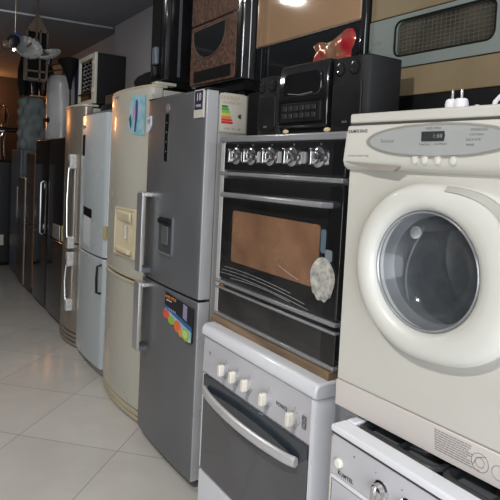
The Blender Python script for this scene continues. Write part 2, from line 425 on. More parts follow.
text('panel_lettering', 'FUZZY LOGIC', .0075, (px(.742) - .0008, -.185, .742), pan, 'clip', bold=.0002)
# wedge-shaped drawer grip under the left of the panel
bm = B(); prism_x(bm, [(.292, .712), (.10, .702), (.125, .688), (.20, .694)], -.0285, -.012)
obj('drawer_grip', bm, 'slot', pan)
# door ring
def outl(a):
    ca, sa = math.cos(a), math.sin(a)
    if ca >= 0: ex, ax = 2.0, RO          # the far side is a true circle, the near upper corner is squarer
    else: ex, ax = (3.3 if sa > 0 else 2.5), RO + .034
    k = (abs(ca / ax) ** ex + abs(sa / RO) ** ex) ** (-1 / ex)
    return k * ca, k * sa
n = 96; R = []
door_prof = [(0, .0, .002), (0, 0, -.014), (.04, 0, -.024), (.14, 0, -.032), (.35, 0, -.037), (.62, 0, -.038), (.80, 0, -.034), (.93, 0, -.026), (1.0, 0, -.012), (1.0, 0, .012)]
bm = B()
for f, _, h in door_prof:
    ring = []
    for i in range(n):
        a = 2 * PI * i / n; oy, oz = outl(a); iy, iz = RI * math.cos(a), RI * math.sin(a)
        ring.append(bm.verts.new((h, DC[0] + oy * (1 - f) + iy * f, DC[1] + oz * (1 - f) + iz * f)))
    R.append(ring)
for a, b in zip(R, R[1:]):
    for i in range(n): bm.faces.new((a[i], a[(i + 1) % n], b[(i + 1) % n], b[i]))
door = obj('door', bm, 'washer_door', W, angle=70)
# grey grip band along the upper near corner of the door
bm = B(); R = []
a0, a1, k = math.radians(106), math.radians(176), 36
for i in range(k + 1):
    a = a0 + (a1 - a0) * i / k; oy, oz = outl(a); iy, iz = RI * math.cos(a), RI * math.sin(a)
    e = min(1, i / 2.0, (k - i) / 2.0) * .5 + .5
    row = []
    for f, h in ((.045, -.022), (.06, -.0315), (.22, -.0375), (.24, -.032)):
        row.append(bm.verts.new((h, DC[0] + oy * (1 - f) + iy * f, DC[1] + oz * (1 - f) + iz * f)))
    R.append(row)
for a, b in zip(R, R[1:]):
    for i in range(3): bm.faces.new((a[i], a[i + 1], b[i + 1], b[i]))
bm.faces.new(R[0]); bm.faces.new(R[-1][::-1])
obj('door_grip', bm, 'clip', door, label='grey grip band of the cream door')
# rubber sleeve, drum and bowl glass
bm = B(); lathe(bm, (-.012, DC[0], DC[1]), (1, 0, 0), [(.151, 0), (.150, .03), (.135, .05), (.142, .09), (.15, .12)], 64, False, False)
obj('rubber_sleeve', bm, 'gasket', W)
bm = B(); lathe(bm, (.10, DC[0], DC[1]), (1, 0, 0), [(.15, 0), (.21, .03), (.21, .28), (.17, .31), (.04, .32), (.03, .31)], 64, False, True)
drum = obj('drum', bm, 'drum', W)
for kk in range(3):
    a = kk * 2 * PI / 3 + .5
    bm = B(); cy, cz = DC[0] + .195 * math.cos(a), DC[1] + .195 * math.sin(a)
    tube(bm, [(.13, cy, cz), (.25, cy, cz), (.38, cy, cz)], .022, 8)
    obj('drum_paddle', bm, 'satin', drum)
bm = B(); tube(bm, [(.06, DC[0] + .06 + .05 * math.sin(t * 3), DC[1] + .10 - .26 * t) for t in [i / 10 for i in range(11)]], .003, 6)
obj('drum_cable', bm, 'gasket', drum)
bm = B(); lathe(bm, (-.014, DC[0], DC[1]), (1, 0, 0), [(.149, 0), (.144, .006), (.132, .03), (.115, .055), (.08, .072), (.04, .08), (.001, .083)], 64, False, False)
obj('porthole_glass', bm, 'porthole', door)
bm = B(); lathe(bm, (-.0145, DC[0], DC[1]), (-1, 0, 0), [(.150, -.006), (.150, 0), (.146, .003), (.143, 0), (.143, -.006)], 64, False, False)
obj('glass_rim', bm, 'steelgrey', door)
bm = B(); lathe(bm, (.046, DC[0] + .075, DC[1] + .085), (-1, 0, .2), [(.017, 0), (.017, .004), (.014, .006)], 24)
obj('glass_sticker', bm, flat('pale_round_sticker', (.42, .43, .42)), door, label='pale round sticker seen through the porthole')
# instruction print at the bottom
bm = B()
for r in range(9):
    zz = .072 - r * .0058; ln = [.098, .095, .09, .1, .1, .088, .1, .1, .12][r]
    y = -.002 - r * .0006
    while y > -ln - .002:
        w_ = random.uniform(.005, .016); w_ = min(w_, y + ln + .004)
        if w_ < .002: break
        box(bm, -.0066, -.0055, y - w_ - .034, y - .034, zz - .0030, zz); y -= w_ + .0016
o = obj('instruction_print', bm, flat('print_grey', (.26, .25, .24)), W, smooth=False)
bm = B(); tube(bm, [(-.0062, -.158 + .021 * math.cos(2 * PI * i / 24), .043 + .021 * math.sin(2 * PI * i / 24)) for i in range(24)], .0008, 4, True)
tube(bm, [(-.0062, -.158 + .011 * math.cos(2 * PI * i / 16), .043 + .011 * math.sin(2 * PI * i / 16)) for i in range(16)], .0008, 4, True)
tube(bm, [(-.0062, -.203 + .016 * math.cos(2 * PI * i / 24), .040 + .016 * math.sin(2 * PI * i / 24)) for i in range(24)], .0008, 4, True)
tube(bm, [(-.0062, -.172, .062), (-.0062, -.150, .052), (-.0062, -.140, .030)], .001, 4)
obj('diagram_print', bm, 'ink_grey', W)
for y in (-.26, .26):
    for x in (.05, .45):
        bm = B(); lathe(bm, (x, y, -.003), (0, 0, 1), [(.02, 0), (.02, .008)], 16); obj('foot', bm, 'black_matte', W)

# plug and fitting on the washer's lid
P = thing('power_plug', 'white two-pin plug standing pins up on top of the washing machine', 'plug', (1.235, .935, 1.739))
def plugbody(bm, y): lathe(bm, (1.235, y, 1.739), (0, 0, 1), [(.016, 0), (.018, .004), (.018, .026), (.016, .036), (.013, .039)], 20)
bm = B(); plugbody(bm, .922); plugbody(bm, .95); box(bm, 1.222, 1.248, .925, .947, 1.739, 1.768)
pb = obj('plug_body', bm, 'pipe', P)
for y in (.922, .95):
    bm = B(); lathe(bm, (1.235, y, 1.774), (0, 0, 1), [(.0035, 0), (.0035, .026), (.002, .029)], 12); obj('pin', bm, 'satin', P)
bm = B(); tube(bm, [(1.235, .965, 1.747), (1.25, .99, 1.745), (1.29, 1.01, 1.745), (1.36, 1.02, 1.745)], .005, 8); obj('plug_cord', bm, 'pipe', P)
P = thing('hose_bracket', 'white curved plastic hose bracket lying near the front edge of the washing machine top', 'bracket', (1.23, .79, 1.739))
bm = B(); tube(bm, [(1.23, .825, 1.745), (1.23, .822, 1.762), (1.23, .810, 1.774), (1.23, .78, 1.776), (1.24, .755, 1.772), (1.25, .745, 1.762), (1.25, .74, 1.745)], .006, 10); obj('arch', bm, 'pipe', P)
bm = B(); lathe(bm, (1.225, .868, 1.739), (0, 0, 1), [(.012, 0), (.012, .010), (.006, .013), (.006, .018)], 16); obj('nozzle', bm, 'pipe', P)
obj('foot_plate', BX(1.215, 1.245, .74, .88, 1.738, 1.744), 'pipe', P, bevel=.002)

# ------------------------------------------------------------------ cooker under the washer
X2, Y2a, Y2b, H2 = 1.02, .50, 1.10, .888
C = thing('gas_cooker', 'low white gas cooker with black grates, carrying the washing machine', 'cooker', (X2 + .28, (Y2a + Y2b) / 2, 0))
obj('body', BX(X2 + .02, X2 + .56, Y2a, Y2b, .06, .852), 'white', C, bevel=.004)
# worktop tray: rim around a sunken hob
bm = B()
box(bm, X2 - .005, X2 + .052, Y2a - .004, Y2b + .004, .868, .888)
box(bm, X2 + .54, X2 + .57, Y2a - .004, Y2b + .004, .868, .888)
box(bm, X2 + .052, X2 + .54, Y2a - .004, Y2a + .03, .868, .888)
box(bm, X2 + .052, X2 + .54, Y2b - .03, Y2b + .004, .868, .888)
obj('hob_tray', bm, 'white', C, bevel=.006, seg=3)
obj('hob_plate', BX(X2 + .05, X2 + .545, Y2a + .025, Y2b - .025, .850, .864), 'hob_black', C)
obj('rim_gap', BX(X2 - .002, X2 + .04, Y2a, Y2b, .864, .868), 'seam', C)
for (ya, yb) in ((Y2a + .045, 0.79), (0.81, Y2b - .04)):
    bm = B()
    for (xa, xb) in ((X2 + .062, X2 + .29), (X2 + .30, X2 + .53)):
        pts = rrect(ya, yb, xa, xb, .03, 4)
        tube(bm, [(x, y, .876) for y, x in pts], .0125, 8, True)
        cy, cx = (ya + yb) / 2, (xa + xb) / 2
        for dx, dy in ((1, 0), (-1, 0), (0, 1), (0, -1)):
            ex = cx + dx * (xb - xa) / 2; ey = cy + dy * (yb - ya) / 2
            tube(bm, [(cx + dx * .04, cy + dy * .04, .880), (ex, ey, .876)], .007, 6)
    g = obj('pan_support', bm, 'iron', C)
    for (xa, xb) in ((X2 + .062, X2 + .29), (X2 + .30, X2 + .53)):
        cy, cx = (ya + yb) / 2, (xa + xb) / 2
        bm = B(); lathe(bm, (cx, cy, .861), (0, 0, 1), [(.05, 0), (.05, .008), (.035, .010), (.035, .017), (.02, .019)], 24)
        obj('burner', bm, 'steelgrey', g)
obj('control_panel', BX(X2, X2 + .03, Y2a + .002, Y2b - .002, .752, .864), 'panel_grey', C, bevel=.003)
obj('panel_side_strip', BX(X2 + .001, X2 + .05, Y2b - .002, Y2b + .004, .10, .852), 'cream', C, bevel=.002)
obj('panel_ledge', BX(X2 - .003, X2 + .03, Y2a + .002, Y2b - .004, .742, .752), 'white', C, bevel=.002)
cd = obj('oven_door', BX(X2 + .002, X2 + .03, Y2a + .004, Y2b - .004, .20, .741), 'panel_grey', C, bevel=.005)
obj('door_glass', BX(X2 - .002, X2 + .01, Y2a + .06, Y2b - .06, .30, .62), 'black_glass', cd, bevel=.004)
bm = B(); tube(bm, [(X2 - .002, Y2b - .07, .69), (X2 - .035, Y2b - .08, .695), (X2 - .035, Y2a + .08, .695), (X2 - .002, Y2a + .07, .69)], .009, 10); obj('handle', bm, 'white', cd)
obj('drawer', BX(X2 + .004, X2 + .03, Y2a + .004, Y2b - .004, .07, .195), 'panel_grey', C, bevel=.004)
bm = B(); lathe(bm, (X2 + .002, 1.066, .793), (-1, 0, 0), [(.013, 0), (.013, .008), (.010, .011)], 20); obj('ignition_button', bm, 'knob_white', C)
bm = B(); lathe(bm, (X2, 1.012, .835), (-1, 0, 0), [(.003, 0), (.003, .001)], 10); obj('panel_dot', bm, 'ink_grey', C)
text('brand_lettering', 'KUMTEL', .0145, (X2 - .0006, 1.040, .766), C, 'ink', bold=.0009)
for i in range(5):
    y = .915 - i * .085
    bm = B(); lathe(bm, (X2 + .002, y, .797), (-1, 0, 0), [(.024, 0), (.024, .005), (.019, .008), (.017, .022), (.012, .025)], 28)
    k_ = obj('knob', bm, 'chrome', C)
    bm = B(); prism_x(bm, rrect(y - .004, y + .004, .780, .814, .003, 3), X2 - .034, X2 - .018); obj('knob_grip', bm, 'chrome', k_)
for i in range(6):
    bm = B(); lathe(bm, (X2 - .0005, 1.02 - i * .085, .832 if i else .772), (-1, 0, 0), [(.002, 0), (.002, .0005)], 8); obj('panel_dot', bm, 'ink_grey', C)
for y in (Y2a + .05, Y2b - .05):
    for x in (X2 + .06, X2 + .5):
        bm = B(); lathe(bm, (x, y, 0), (0, 0, 1), [(.02, 0), (.018, .06)], 14); obj('foot', bm, 'black_matte', C)

# ------------------------------------------------------------------ white cooker with tinted door
X1, Y1a, Y1b = 1.15, 1.33, 2.10
C = thing('gas_cooker', 'white five-knob cooker with tinted glass door, carrying the black oven', 'cooker', (X1 + .28, (Y1a + Y1b) / 2, 0))
obj('body', BX(X1 + .03, X1 + .55, Y1a + .005, Y1b - .005, .06, .833), 'white', C, bevel=.012, seg=3)
bm = B(); prism_y(bm, [(X1 + .002, .836), (X1 - .004, .848), (X1 - .003, .872), (X1 + .010, .888), (X1 + .035, .890), (X1 + .56, .886), (X1 + .56, .834), (X1 + .03, .834)], Y1a - .004, Y1b + .004)
obj('worktop', bm, 'white', C, bevel=.008, seg=3)
bm = B(); prism_y(bm, [(X1 + .008, .834), (X1 + .004, .678), (X1 + .05, .678), (X1 + .05, .834)], Y1a + .02, Y1b - .006)
pan = obj('control_panel', bm, 'panel_grey', C, bevel=.003)
# rounded white near-side frame of the front
bm = B(); prism_z(bm, [(X1 + .004, Y1a + .02), (X1 + .006, Y1a + .008), (X1 + .016, Y1a), (X1 + .09, Y1a - .001), (X1 + .09, Y1a + .02)], .07, .834)
obj('side_frame', bm, 'white', C)
dr = obj('oven_door', BX(X1 + .006, X1 + .03, Y1a + .022, Y1b - .006, .245, .672), 'white', C, bevel=.006, seg=2)
zsplit = .585
obj('door_glass', BX(X1 + .001, X1 + .012, Y1a + .024, Y1b - .028, .252, .672), 'door_tint', dr, bevel=.003)
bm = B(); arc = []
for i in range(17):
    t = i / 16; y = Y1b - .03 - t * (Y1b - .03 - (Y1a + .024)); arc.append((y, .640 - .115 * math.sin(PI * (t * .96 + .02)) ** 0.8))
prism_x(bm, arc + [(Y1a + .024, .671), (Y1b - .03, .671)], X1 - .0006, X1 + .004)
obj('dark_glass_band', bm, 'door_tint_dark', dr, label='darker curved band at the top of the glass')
# arched handle hung from both upper corners of the door
pts_o = []
for i in range(25):
    t = i / 24; y = 2.035 - t * (2.035 - 1.395); s_ = math.sin(PI * t)
    pts_o.append((X1 - .012 - .036 * s_ ** .6, y, .618 - .014 * t - .004 * s_))
bm = B(); R = []
for (x, y, z) in pts_o:
    R.append([bm.verts.new(v) for v in ((x, y, z + .021), (x - .012, y, z + .012), (x - .013, y, z - .012), (x, y, z - .021), (x + .012, y, z - .012), (x + .012, y, z + .012))])
for a, b in zip(R, R[1:]):
    for i in range(6): bm.faces.new((a[i], a[(i + 1) % 6], b[(i + 1) % 6], b[i]))
bm.faces.new(R[0][::-1]); bm.faces.new(R[-1])
obj('handle', bm, 'steel_light', dr, bevel=.004, label='curved pale grey handle')
obj('drawer', BX(X1 + .006, X1 + .03, Y1a + .022, Y1b - .006, .075, .238), 'white', C, bevel=.006)
for (y, z) in ((1.892, .750), (1.806, .752), (1.717, .751), (1.592, .746), (1.431, .739)):
    bm = B(); lathe(bm, (X1 + .006, y, z), (-1, 0, 0), [(.026, 0), (.026, .004), (.020, .006), (.019, .018), (.015, .020)], 28)
    kb = obj('knob', bm, 'steel_light', pan)
    bm = B(); prism_x(bm, rrect(y - .010, y + .010, z - .023, z + .023, .007, 4), X1 - .034, X1 - .010)
    obj('knob_grip', bm, 'knob_white', kb, bevel=.003, label='ivory knob grip')
    text('knob_mark', '0', .008, (X1 + .0028, y + .0, z + .034), pan, 'ink_grey')
    text('knob_mark', '1 2', .011, (X1 + .0028, y + .004, z - .036), pan, 'ink_grey', bold=.0002)
text('brand_lettering', 'VONCI', .019, (X1 + .0045, 1.512, .747), pan, 'ink', bold=.0007)
text('panel_mark', 'fl', .022, (X1 + .003, 2.03, .775), pan, 'ink_grey', bold=.0006)
text('panel_mark', '- -', .014, (X1 + .003, 2.03, .728), pan, 'ink_grey')
bm = B()
for (ya, yb, za, zb) in ((1.372, 1.392, .722, .764), (1.377, 1.387, .728, .742), (1.377, 1.387, .747, .759)):
    tube(bm, [(X1 + .0028, y, z) for y, z in rrect(ya, yb, za, zb, .002, 2)], .0011, 4, True)
obj('socket_symbol', bm, 'ink', pan)
for y in (Y1a + .05, Y1b - .05):
    for x in (X1 + .07, X1 + .5):
        bm = B(); lathe(bm, (x, y, 0), (0, 0, 1), [(.022, 0), (.018, .065)], 14); obj('foot', bm, 'black_matte', C)

# wooden board between the cooker and the black oven
bd = obj('wooden_board', BX(1.205, 1.76, 1.335, 2.125, .8905, .918), 'wood', bevel=.002)
tag(bd, 'thin brown wooden board between the white cooker and the black oven', 'board')

# ------------------------------------------------------------------ black oven wrapped in film
XO, YOa, YOb, ZO, ZT = 1.22, 1.33, 2.135, .919, 1.70
C = thing('oven_cooker', 'black glass cooker with brown oven window and chrome knobs, wrapped in clear film', 'cooker', (XO + .27, (YOa + YOb) / 2, ZO))
obj('body', BX(XO + .03, XO + .54, YOa + .004, YOb - .004, ZO, ZT - .02), 'oven_side', C, bevel=.004)
obj('side_frame', BX(XO + .002, XO + .04, YOb - .030, YOb, ZO, ZT - .02), 'oven_side', C, bevel=.004)
obj('top_plate', BX(XO - .006, XO + .56, YOa - .004, YOb + .003, 1.680, 1.706), 'steelgrey', C, bevel=.007, seg=3)
pan = obj('control_panel', BX(XO + .002, XO + .03, YOa, YOb - .03, 1.556, 1.680), 'black_glass', C, bevel=.006)
obj('steel_strip', BX(XO - .008, XO + .02, YOa, YOb - .012, 1.538, 1.554), 'steelgrey', C, bevel=.004)
for k_, y in enumerate((1.33 + .672, 1.33 + .557, 1.33 + .423, 1.33 + .285, 1.33 + .135)):
    bm = B(); lathe(bm, (XO + .002, y, 1.622), (-1, 0, 0), [(.036, 0), (.036, .004), (.030, .008), (.024, .010), (.022, .022), (.017, .026)], 28)
    kb = obj('knob', bm, 'chrome', pan)
    bm = B(); prism_x(bm, rrect(y - .007, y + .007, 1.594, 1.650, .005, 3), XO - .040, XO - .018); obj('knob_grip', bm, 'chrome', kb, bevel=.002)
for y in (1.33 + .612, 1.33 + .492, 1.33 + .355, 1.33 + .212):
    bm = B(); prism_x(bm, rrect(y - .011, y + .011, 1.598, 1.640, .006, 3), XO - .006, XO + .004); obj('switch', bm, 'satin', pan, bevel=.002)
for y in (1.33 + .672, 1.33 + .557, 1.33 + .423, 1.33 + .285, 1.33 + .135):
    text('panel_mark', 'o', .016, (XO - .0008, y - .012, 1.667), pan, 'ink_grey')
dr = obj('oven_door', BX(XO + .002, XO + .03, YOa + .002, YOb - .03, 1.084, 1.532), 'black_glass', C, bevel=.006)
bm = B(); prism_x(bm, rrect(1.435, 2.005, 1.175, 1.392, .012, 4), XO - .001, XO + .006)
obj('oven_window', bm, 'oven_window', dr, label='brown oven window')
bm = B(); tube(bm, [(XO + .003, 2.055, 1.452), (XO - .034, 2.045, 1.456), (XO - .042, 2.02, 1.458), (XO - .042, 1.42, 1.464), (XO - .034, 1.395, 1.464), (XO + .003, 1.385, 1.462)], .0105, 12)
obj('handle', bm, 'steelgrey', dr)
obj('lower_trim', BX(XO - .006, XO + .02, YOa, YOb - .008, 1.066, 1.080), 'steelgrey', C, bevel=.003)
dw = obj('drawer', BX(XO + .002, XO + .03, YOa + .002, YOb - .03, .936, 1.058), 'black_glass', C, bevel=.004)
obj('drawer_trim', BX(XO - .004, XO + .02, YOa, YOb - .008, 1.040, 1.050), 'steelgrey', dw, bevel=.003)
obj('base_trim', BX(XO - .004, XO + .02, YOa, YOb - .004, .920, .934), 'steelgrey', C, bevel=.003)
# round paper sticker, torn at the lower edge
st = [(1.408 + .062 * math.cos(t) * (1 + .03 * math.sin(5 * t)), 1.212 + .074 * math.sin(t) + (.004 * math.sin(11 * t) if math.sin(t) < 0 else 0)) for t in [2 * PI * i / 40 for i in range(40)]]
bm = B(); prism_x(bm, st, XO - .0026, XO - .001)
ms = mat('scuffed_round_sticker', (.64, .62, .55), .6, var=.1, scale=45, col2=(.20, .21, .21))
obj('round_sticker', bm, ms, dr, label='scuffed pale round sticker')
# dark reddish bottle-like decal strip and blue smear behind the film
bm = B(); prism_x(bm, rrect(1.40, 1.425, 1.30, 1.38, .008, 3), XO - .002, XO - .0005); obj('small_decal', bm, flat('slate_decal', (.10, .15, .19)), dr)
bm = B(); prism_x(bm, rrect(1.365, 1.40, 1.275, 1.315, .008, 3), XO - .002, XO - .0005); obj('small_decal', bm, flat('pale_decal', (.20, .24, .27)), dr)
# the film: a wrinkled sheet hung over the whole front
bm = B(); NY, NZ = 46, 44; G = []
from mathutils import noise
for i in range(NY + 1):
    row = []
    for j in range(NZ + 1):
        y = YOa - .002 + (YOb - YOa + .004) * i / NY; z = .94 + (1.672 - .94) * j / NZ
        w_ = noise.noise(Vector((y * 7, z * 9, 1.3))) * .007 + noise.noise(Vector((y * 22 + z * 9, z * 12, 4))) * .003
        row.append(bm.verts.new((XO - .058 + w_, y, z)))
    G.append(row)
for i in range(NY):
    for j in range(NZ): bm.faces.new((G[i][j], G[i + 1][j], G[i + 1][j + 1], G[i][j + 1]))
obj('clear_film', bm, 'film', C, label='clear wrinkled plastic film')
for (a, b_, c_) in (((2.00, 1.135), (1.74, 1.150), (1.40, 1.115)), ((1.97, 1.150), (1.72, 1.163), (1.42, 1.130)), ((1.95, 1.165), (1.75, 1.172), (1.50, 1.150)), ((1.58, 1.235), (1.52, 1.215), (1.46, 1.205)), ((1.90, 1.125), (1.70, 1.140), (1.50, 1.118))):
    bm = B(); tube(bm, [(XO - .062, (1 - t) ** 2 * a[0] + 2 * t * (1 - t) * b_[0] + t * t * c_[0], (1 - t) ** 2 * a[1] + 2 * t * (1 - t) * b_[1] + t * t * c_[1]) for t in [q / 12 for q in range(13)]], .0006, 4); obj('crease_glint', bm, 'clear_plastic', C)  # pale threads drawn in for the reflections along the film's creases
    
# ------------------------------------------------------------------ stereo on top of the oven
ZS = 1.7065
C = thing('stereo_system', 'black portable stereo with two speakers on top of the black oven', 'stereo', (1.36, 1.61, ZS))
for (ya, yb, zt) in ((1.775, 1.935, 1.942), (1.300, 1.480, 1.957)):
    bm = B(); prism_z(bm, [(1.27, ya + .012), (1.262, ya + .05), (1.262, yb - .05), (1.27, yb - .012), (1.285, yb), (1.42, yb), (1.42, ya), (1.285, ya)], ZS, zt)
    sp = obj('speaker_box', bm, 'black_side', C, bevel=.005, seg=2)
    cy = (ya + yb) / 2
    bm = B(); prism_x(bm, rrect(ya + .02, yb - .02, ZS + .02, zt - .075, .02, 5), 1.2605, 1.268); obj('speaker_grille', bm, 'black_satin', sp, bevel=.003)
    for dy in (-.035, .035):
        bm = B(); lathe(bm, (1.266, cy + dy, zt - .040), (-1, 0, 0), [(.024, 0), (.024, .005), (.018, .006), (.012, .001), (.001, -.003)], 24, True, True); obj('tweeter', bm, 'black_gloss', sp)
    text('speaker_badge', 'BASS', .010, (1.2597, cy, ZS + .035), sp, 'ink_grey')
bm = B(); prism_y(bm, [(1.275, ZS + .02), (1.262, ZS + .03), (1.258, ZS + .10), (1.262, 1.955), (1.272, 1.968), (1.42, 1.968), (1.42, ZS + .02)], 1.484, 1.771)
mu = obj('main_unit', bm, 'black_gloss', C, bevel=.005, seg=2)
bm = B(); prism_x(bm, rrect(1.515, 1.735, 1.845, 1.935, .03, 6), 1.254, 1.262); obj('cassette_door', bm, 'black_glass', mu, bevel=.003)
bm = B(); tube(bm, [(1.252, 1.70, 1.858), (1.251, 1.63, 1.850), (1.252, 1.56, 1.854)], .0018, 6); obj('door_trim', bm, 'satin', mu)
obj('button_panel', BX(1.253, 1.262, 1.510, 1.745, 1.752, 1.822), 'black_satin', mu, bevel=.002)
for i in range(6):
    y = 1.715 - i * .034
    for z in (1.765, 1.792):
        obj('key', BX(1.249, 1.254, y - .012, y + .012, z, z + .018), flat('dull_grey_key', (.02, .02, .021)), mu, bevel=.002)
bm = B(); lathe(bm, (1.345, 1.63, 1.722), (0, 0, 1), [(.0, 0), (.001, 0)], 8) if False else B()
bm.free()
obj('bottom_plinth', BX(1.28, 1.40, 1.49, 1.765, ZS, ZS + .02), 'black_matte', mu)
for y in (1.475, 1.715):
    bm = B(); lathe(bm, (1.262, y, ZS + .012), (-1, 0, 0), [(.017, 0), (.017, .003), (.012, .005)], 20, sx=1.0, sy=.45)
    obj('gold_badge', bm, flat('gold_badge_metal', (.75, .55, .35), .25), C)

# crumpled red packet on the stereo
bm = B(); NY, NZ = 16, 12; G = []
for side in (0, 1):
    rows = []
    for i in range(NY + 1):
        row = []
        for j in range(NZ + 1):
            u, v = i / NY, j / NZ
            y = 1.49 + .220 * u + .010 * math.sin(v * 7); z = 1.969 + (.118 - .035 * u + .010 * math.sin(u * 9)) * v
            p = max(0, math.sin(PI * u)) ** .3 * max(0, math.sin(PI * v)) ** .3
            w_ = .018 * p + .010 * noise.noise(Vector((y * 30, z * 30, side)))
            row.append(bm.verts.new((1.375 + (w_ if side else -w_), y, z)))
        rows.append(row)
    G.append(rows)
    for i in range(NY):
        for j in range(NZ): bm.faces.new((rows[i][j], rows[i + 1][j], rows[i + 1][j + 1], rows[i][j + 1]))
bmesh.ops.remove_doubles(bm, verts=bm.verts, dist=.004)
pk = obj('foil_packet', bm, 'red_foil'); tag(pk, 'crumpled shiny red and gold packet standing on the stereo', 'packet')

# ------------------------------------------------------------------ tan-fronted upright appliance behind the stereo
cb_ = obj('black_carton', BX(1.445, 1.86, 1.60, 2.288, 1.7075, 1.934), 'black_matte', bevel=.004)
tag(cb_, 'plain black carton behind the stereo, under the tan-fronted appliance', 'box')
C = thing('glass_front_cooker', 'tall appliance with glossy tan glass over a black band, behind the stereo', 'appliance', (1.75, 1.92, 1.936))
obj('body', BX(1.50, 1.90, 1.562, 2.292, 1.936, 2.62), 'black_satin', C, bevel=.006)
obj('edge_frame', BX(1.478, 1.52, 1.546, 1.572, 1.936, 2.62), 'black_gloss', C, bevel=.005)
obj('lower_panel', BX(1.482, 1.502, 1.574, 2.290, 1.940, 2.150), 'black_glass', C, bevel=.004)
obj('upper_glass', BX(1.478, 1.502, 1.574, 2.290, 2.157, 2.612), 'tan', C, bevel=.004, label='glossy tan glass panel')
obj('steel_joint', BX(1.480, 1.50, 1.574, 2.290, 2.151, 2.1565), 'brownmetal', C)

# shelf on the wall that carries the appliance behind the washer
C = thing('wall_shelf', 'dark shelf fixed to the wall behind the washing machine', 'shelf', (1.9, 1.15, 1.66))
obj('shelf_board', BX(1.48, XW, .56, 1.540, 1.745, 1.757), 'black_matte', C, bevel=.002)
for y in (.70, 1.10, 1.50):
    bm = B(); prism_y(bm, [(XW, 1.744), (1.80, 1.744), (1.80, 1.735), (XW - .01, 1.60), (XW, 1.60)], y - .008, y + .008); obj('bracket', bm, 'black_matte', C)
C = thing('built_in_oven', 'grey-green oven with smoked window and tan bands, behind the washing machine', 'oven', (1.75, 1.06, 1.758))
obj('body', BX(1.52, 1.92, .62, 1.542, 1.758, 2.40), 'olive_tan', C, bevel=.008)
k = 1.5 / 1.6
ty = lambda s: (1.5 + s) * k
tz = lambda z: 1.57 + (z - 1.57) * k
obj('base_panel', BX(1.5040, 1.5300, .622, 1.540, 1.760, tz(1.868)), 'black_satin', C, bevel=.004)
obj('lower_band', BX(1.5030, 1.5300, .622, 1.540, tz(1.870), tz(1.977) - .002), 'olive_tan', C, bevel=.003)
obj('upper_band', BX(1.5000, 1.5300, .622, 1.540, tz(2.172) + .004, 2.39), 'olive_tan', C, bevel=.003)
# door with a hole for its window
ya, yb, za, zb = .622, 1.540, tz(1.977), tz(2.172)
wa, wb, wc, wd = ty(-.412), ty(.008), tz(2.020), tz(2.152)
hole = rrect(wa, wb, wc, wd, .028, 5)
bm = B(); f0 = [bm.verts.new((1.4980, y, z)) for y, z in hole]; b0 = [bm.verts.new((1.5250, y, z)) for y, z in hole]
def proj_out(y, z):
    cy, cz = (wa + wb) / 2, (wc + wd) / 2; dy, dz = y - cy, z - cz
    t = min(((yb - cy) / dy) if dy > 1e-6 else 99, ((ya - cy) / dy) if dy < -1e-6 else 99, ((zb - cz) / dz) if dz > 1e-6 else 99, ((za - cz) / dz) if dz < -1e-6 else 99)
    return cy + dy * t, cz + dz * t
o0 = [bm.verts.new((1.4980, *proj_out(y, z))) for y, z in hole]
cv = {(1, 1): bm.verts.new((1.4980, yb, zb)), (0, 1): bm.verts.new((1.4980, ya, zb)), (0, 0): bm.verts.new((1.4980, ya, za)), (1, 0): bm.verts.new((1.4980, yb, za))}
nh = len(hole)
for i in range(nh):
    j = (i + 1) % nh
    A_, B_ = o0[i].co, o0[j].co
    f = [f0[i], o0[i]]
    if abs(A_.y - B_.y) > 1e-5 and abs(A_.z - B_.z) > 1e-5:
        cyy = yb if max(A_.y, B_.y) > yb - 1e-4 else ya; czz = zb if max(A_.z, B_.z) > zb - 1e-4 else za
        f.append(cv[(int(cyy == yb), int(czz == zb))])
    f += [o0[j], f0[j]]
    bm.faces.new(f)
    bm.faces.new((f0[i], f0[j], b0[j], b0[i]))
for v in [v for v in cv.values() if not v.link_faces]: bm.verts.remove(v)
dr = obj('oven_door', bm, 'greygreen', C, smooth=False, label='grey-green oven door')
bm = B(); prism_x(bm, hole, 1.5140, 1.5260); obj('window_pane', bm, 'win_dark', dr)
bm = B()
for i in range(9):
    z = wc + (wd - wc) * (i + .5) / 9; tube(bm, [(1.5120, wa + .01, z), (1.5120, wb - .01, z)], .0014, 5)
for i in range(22):
    y = wa + (wb - wa) * (i + .5) / 22; tube(bm, [(1.5110, y, wc + .006), (1.5110, y, wd - .006)], .0009, 4)
obj('wire_rack', bm, 'rack', dr)
bm = B(); tube(bm, [(1.4990, y, z) for y, z in hole], .004, 6, True); obj('window_gasket', bm, 'black_matte', dr)
text('door_lettering', 'Turbo', .022, (1.4972, ty(.107), tz(2.087)), dr, 'ink_grey')

# ------------------------------------------------------------------ fridges
def fridge(label, X, Ya, Yb, H, split, D, bow, front, side, top='same', rim=None, plinth=.05, r=.022, name='fridge', gapc='seam', th=.07, group=None):
    C = thing(name, label, 'fridge', (X + D / 2, (Ya + Yb) / 2, 0), group=group)
    obj('body', BX(X + th + .004, X + D, Ya + .003, Yb - .003, .03, H + (.004 if top == 'over' else -.012)), side, C, bevel=.006)
    obj('gasket', BX(X + th * .8, X + th + .01, Ya + .01, Yb - .01, .05, H - .02), gapc, C)
    up = obj('upper_door', prism_z(B(), bowed(Ya, Yb, X, th, bow, r), split + .006, H), front, C, bevel=.005)
    lo = obj('lower_door', prism_z(B(), bowed(Ya, Yb, X, th, bow, r), plinth, split - .006), front, C, bevel=.005)
    for y in (Ya + .06, Yb - .06):
        for x in (X + .09, X + D - .06):
            bm = B(); lathe(bm, (x, y, 0), (0, 0, 1), [(.018, 0), (.018, .035)], 12); obj('foot', bm, 'black_matte', C)
    f = lambda y: X - bow * (1 - ((y - (Ya + Yb) / 2) / ((Yb - Ya) / 2)) ** 2)
    return C, up, lo, f

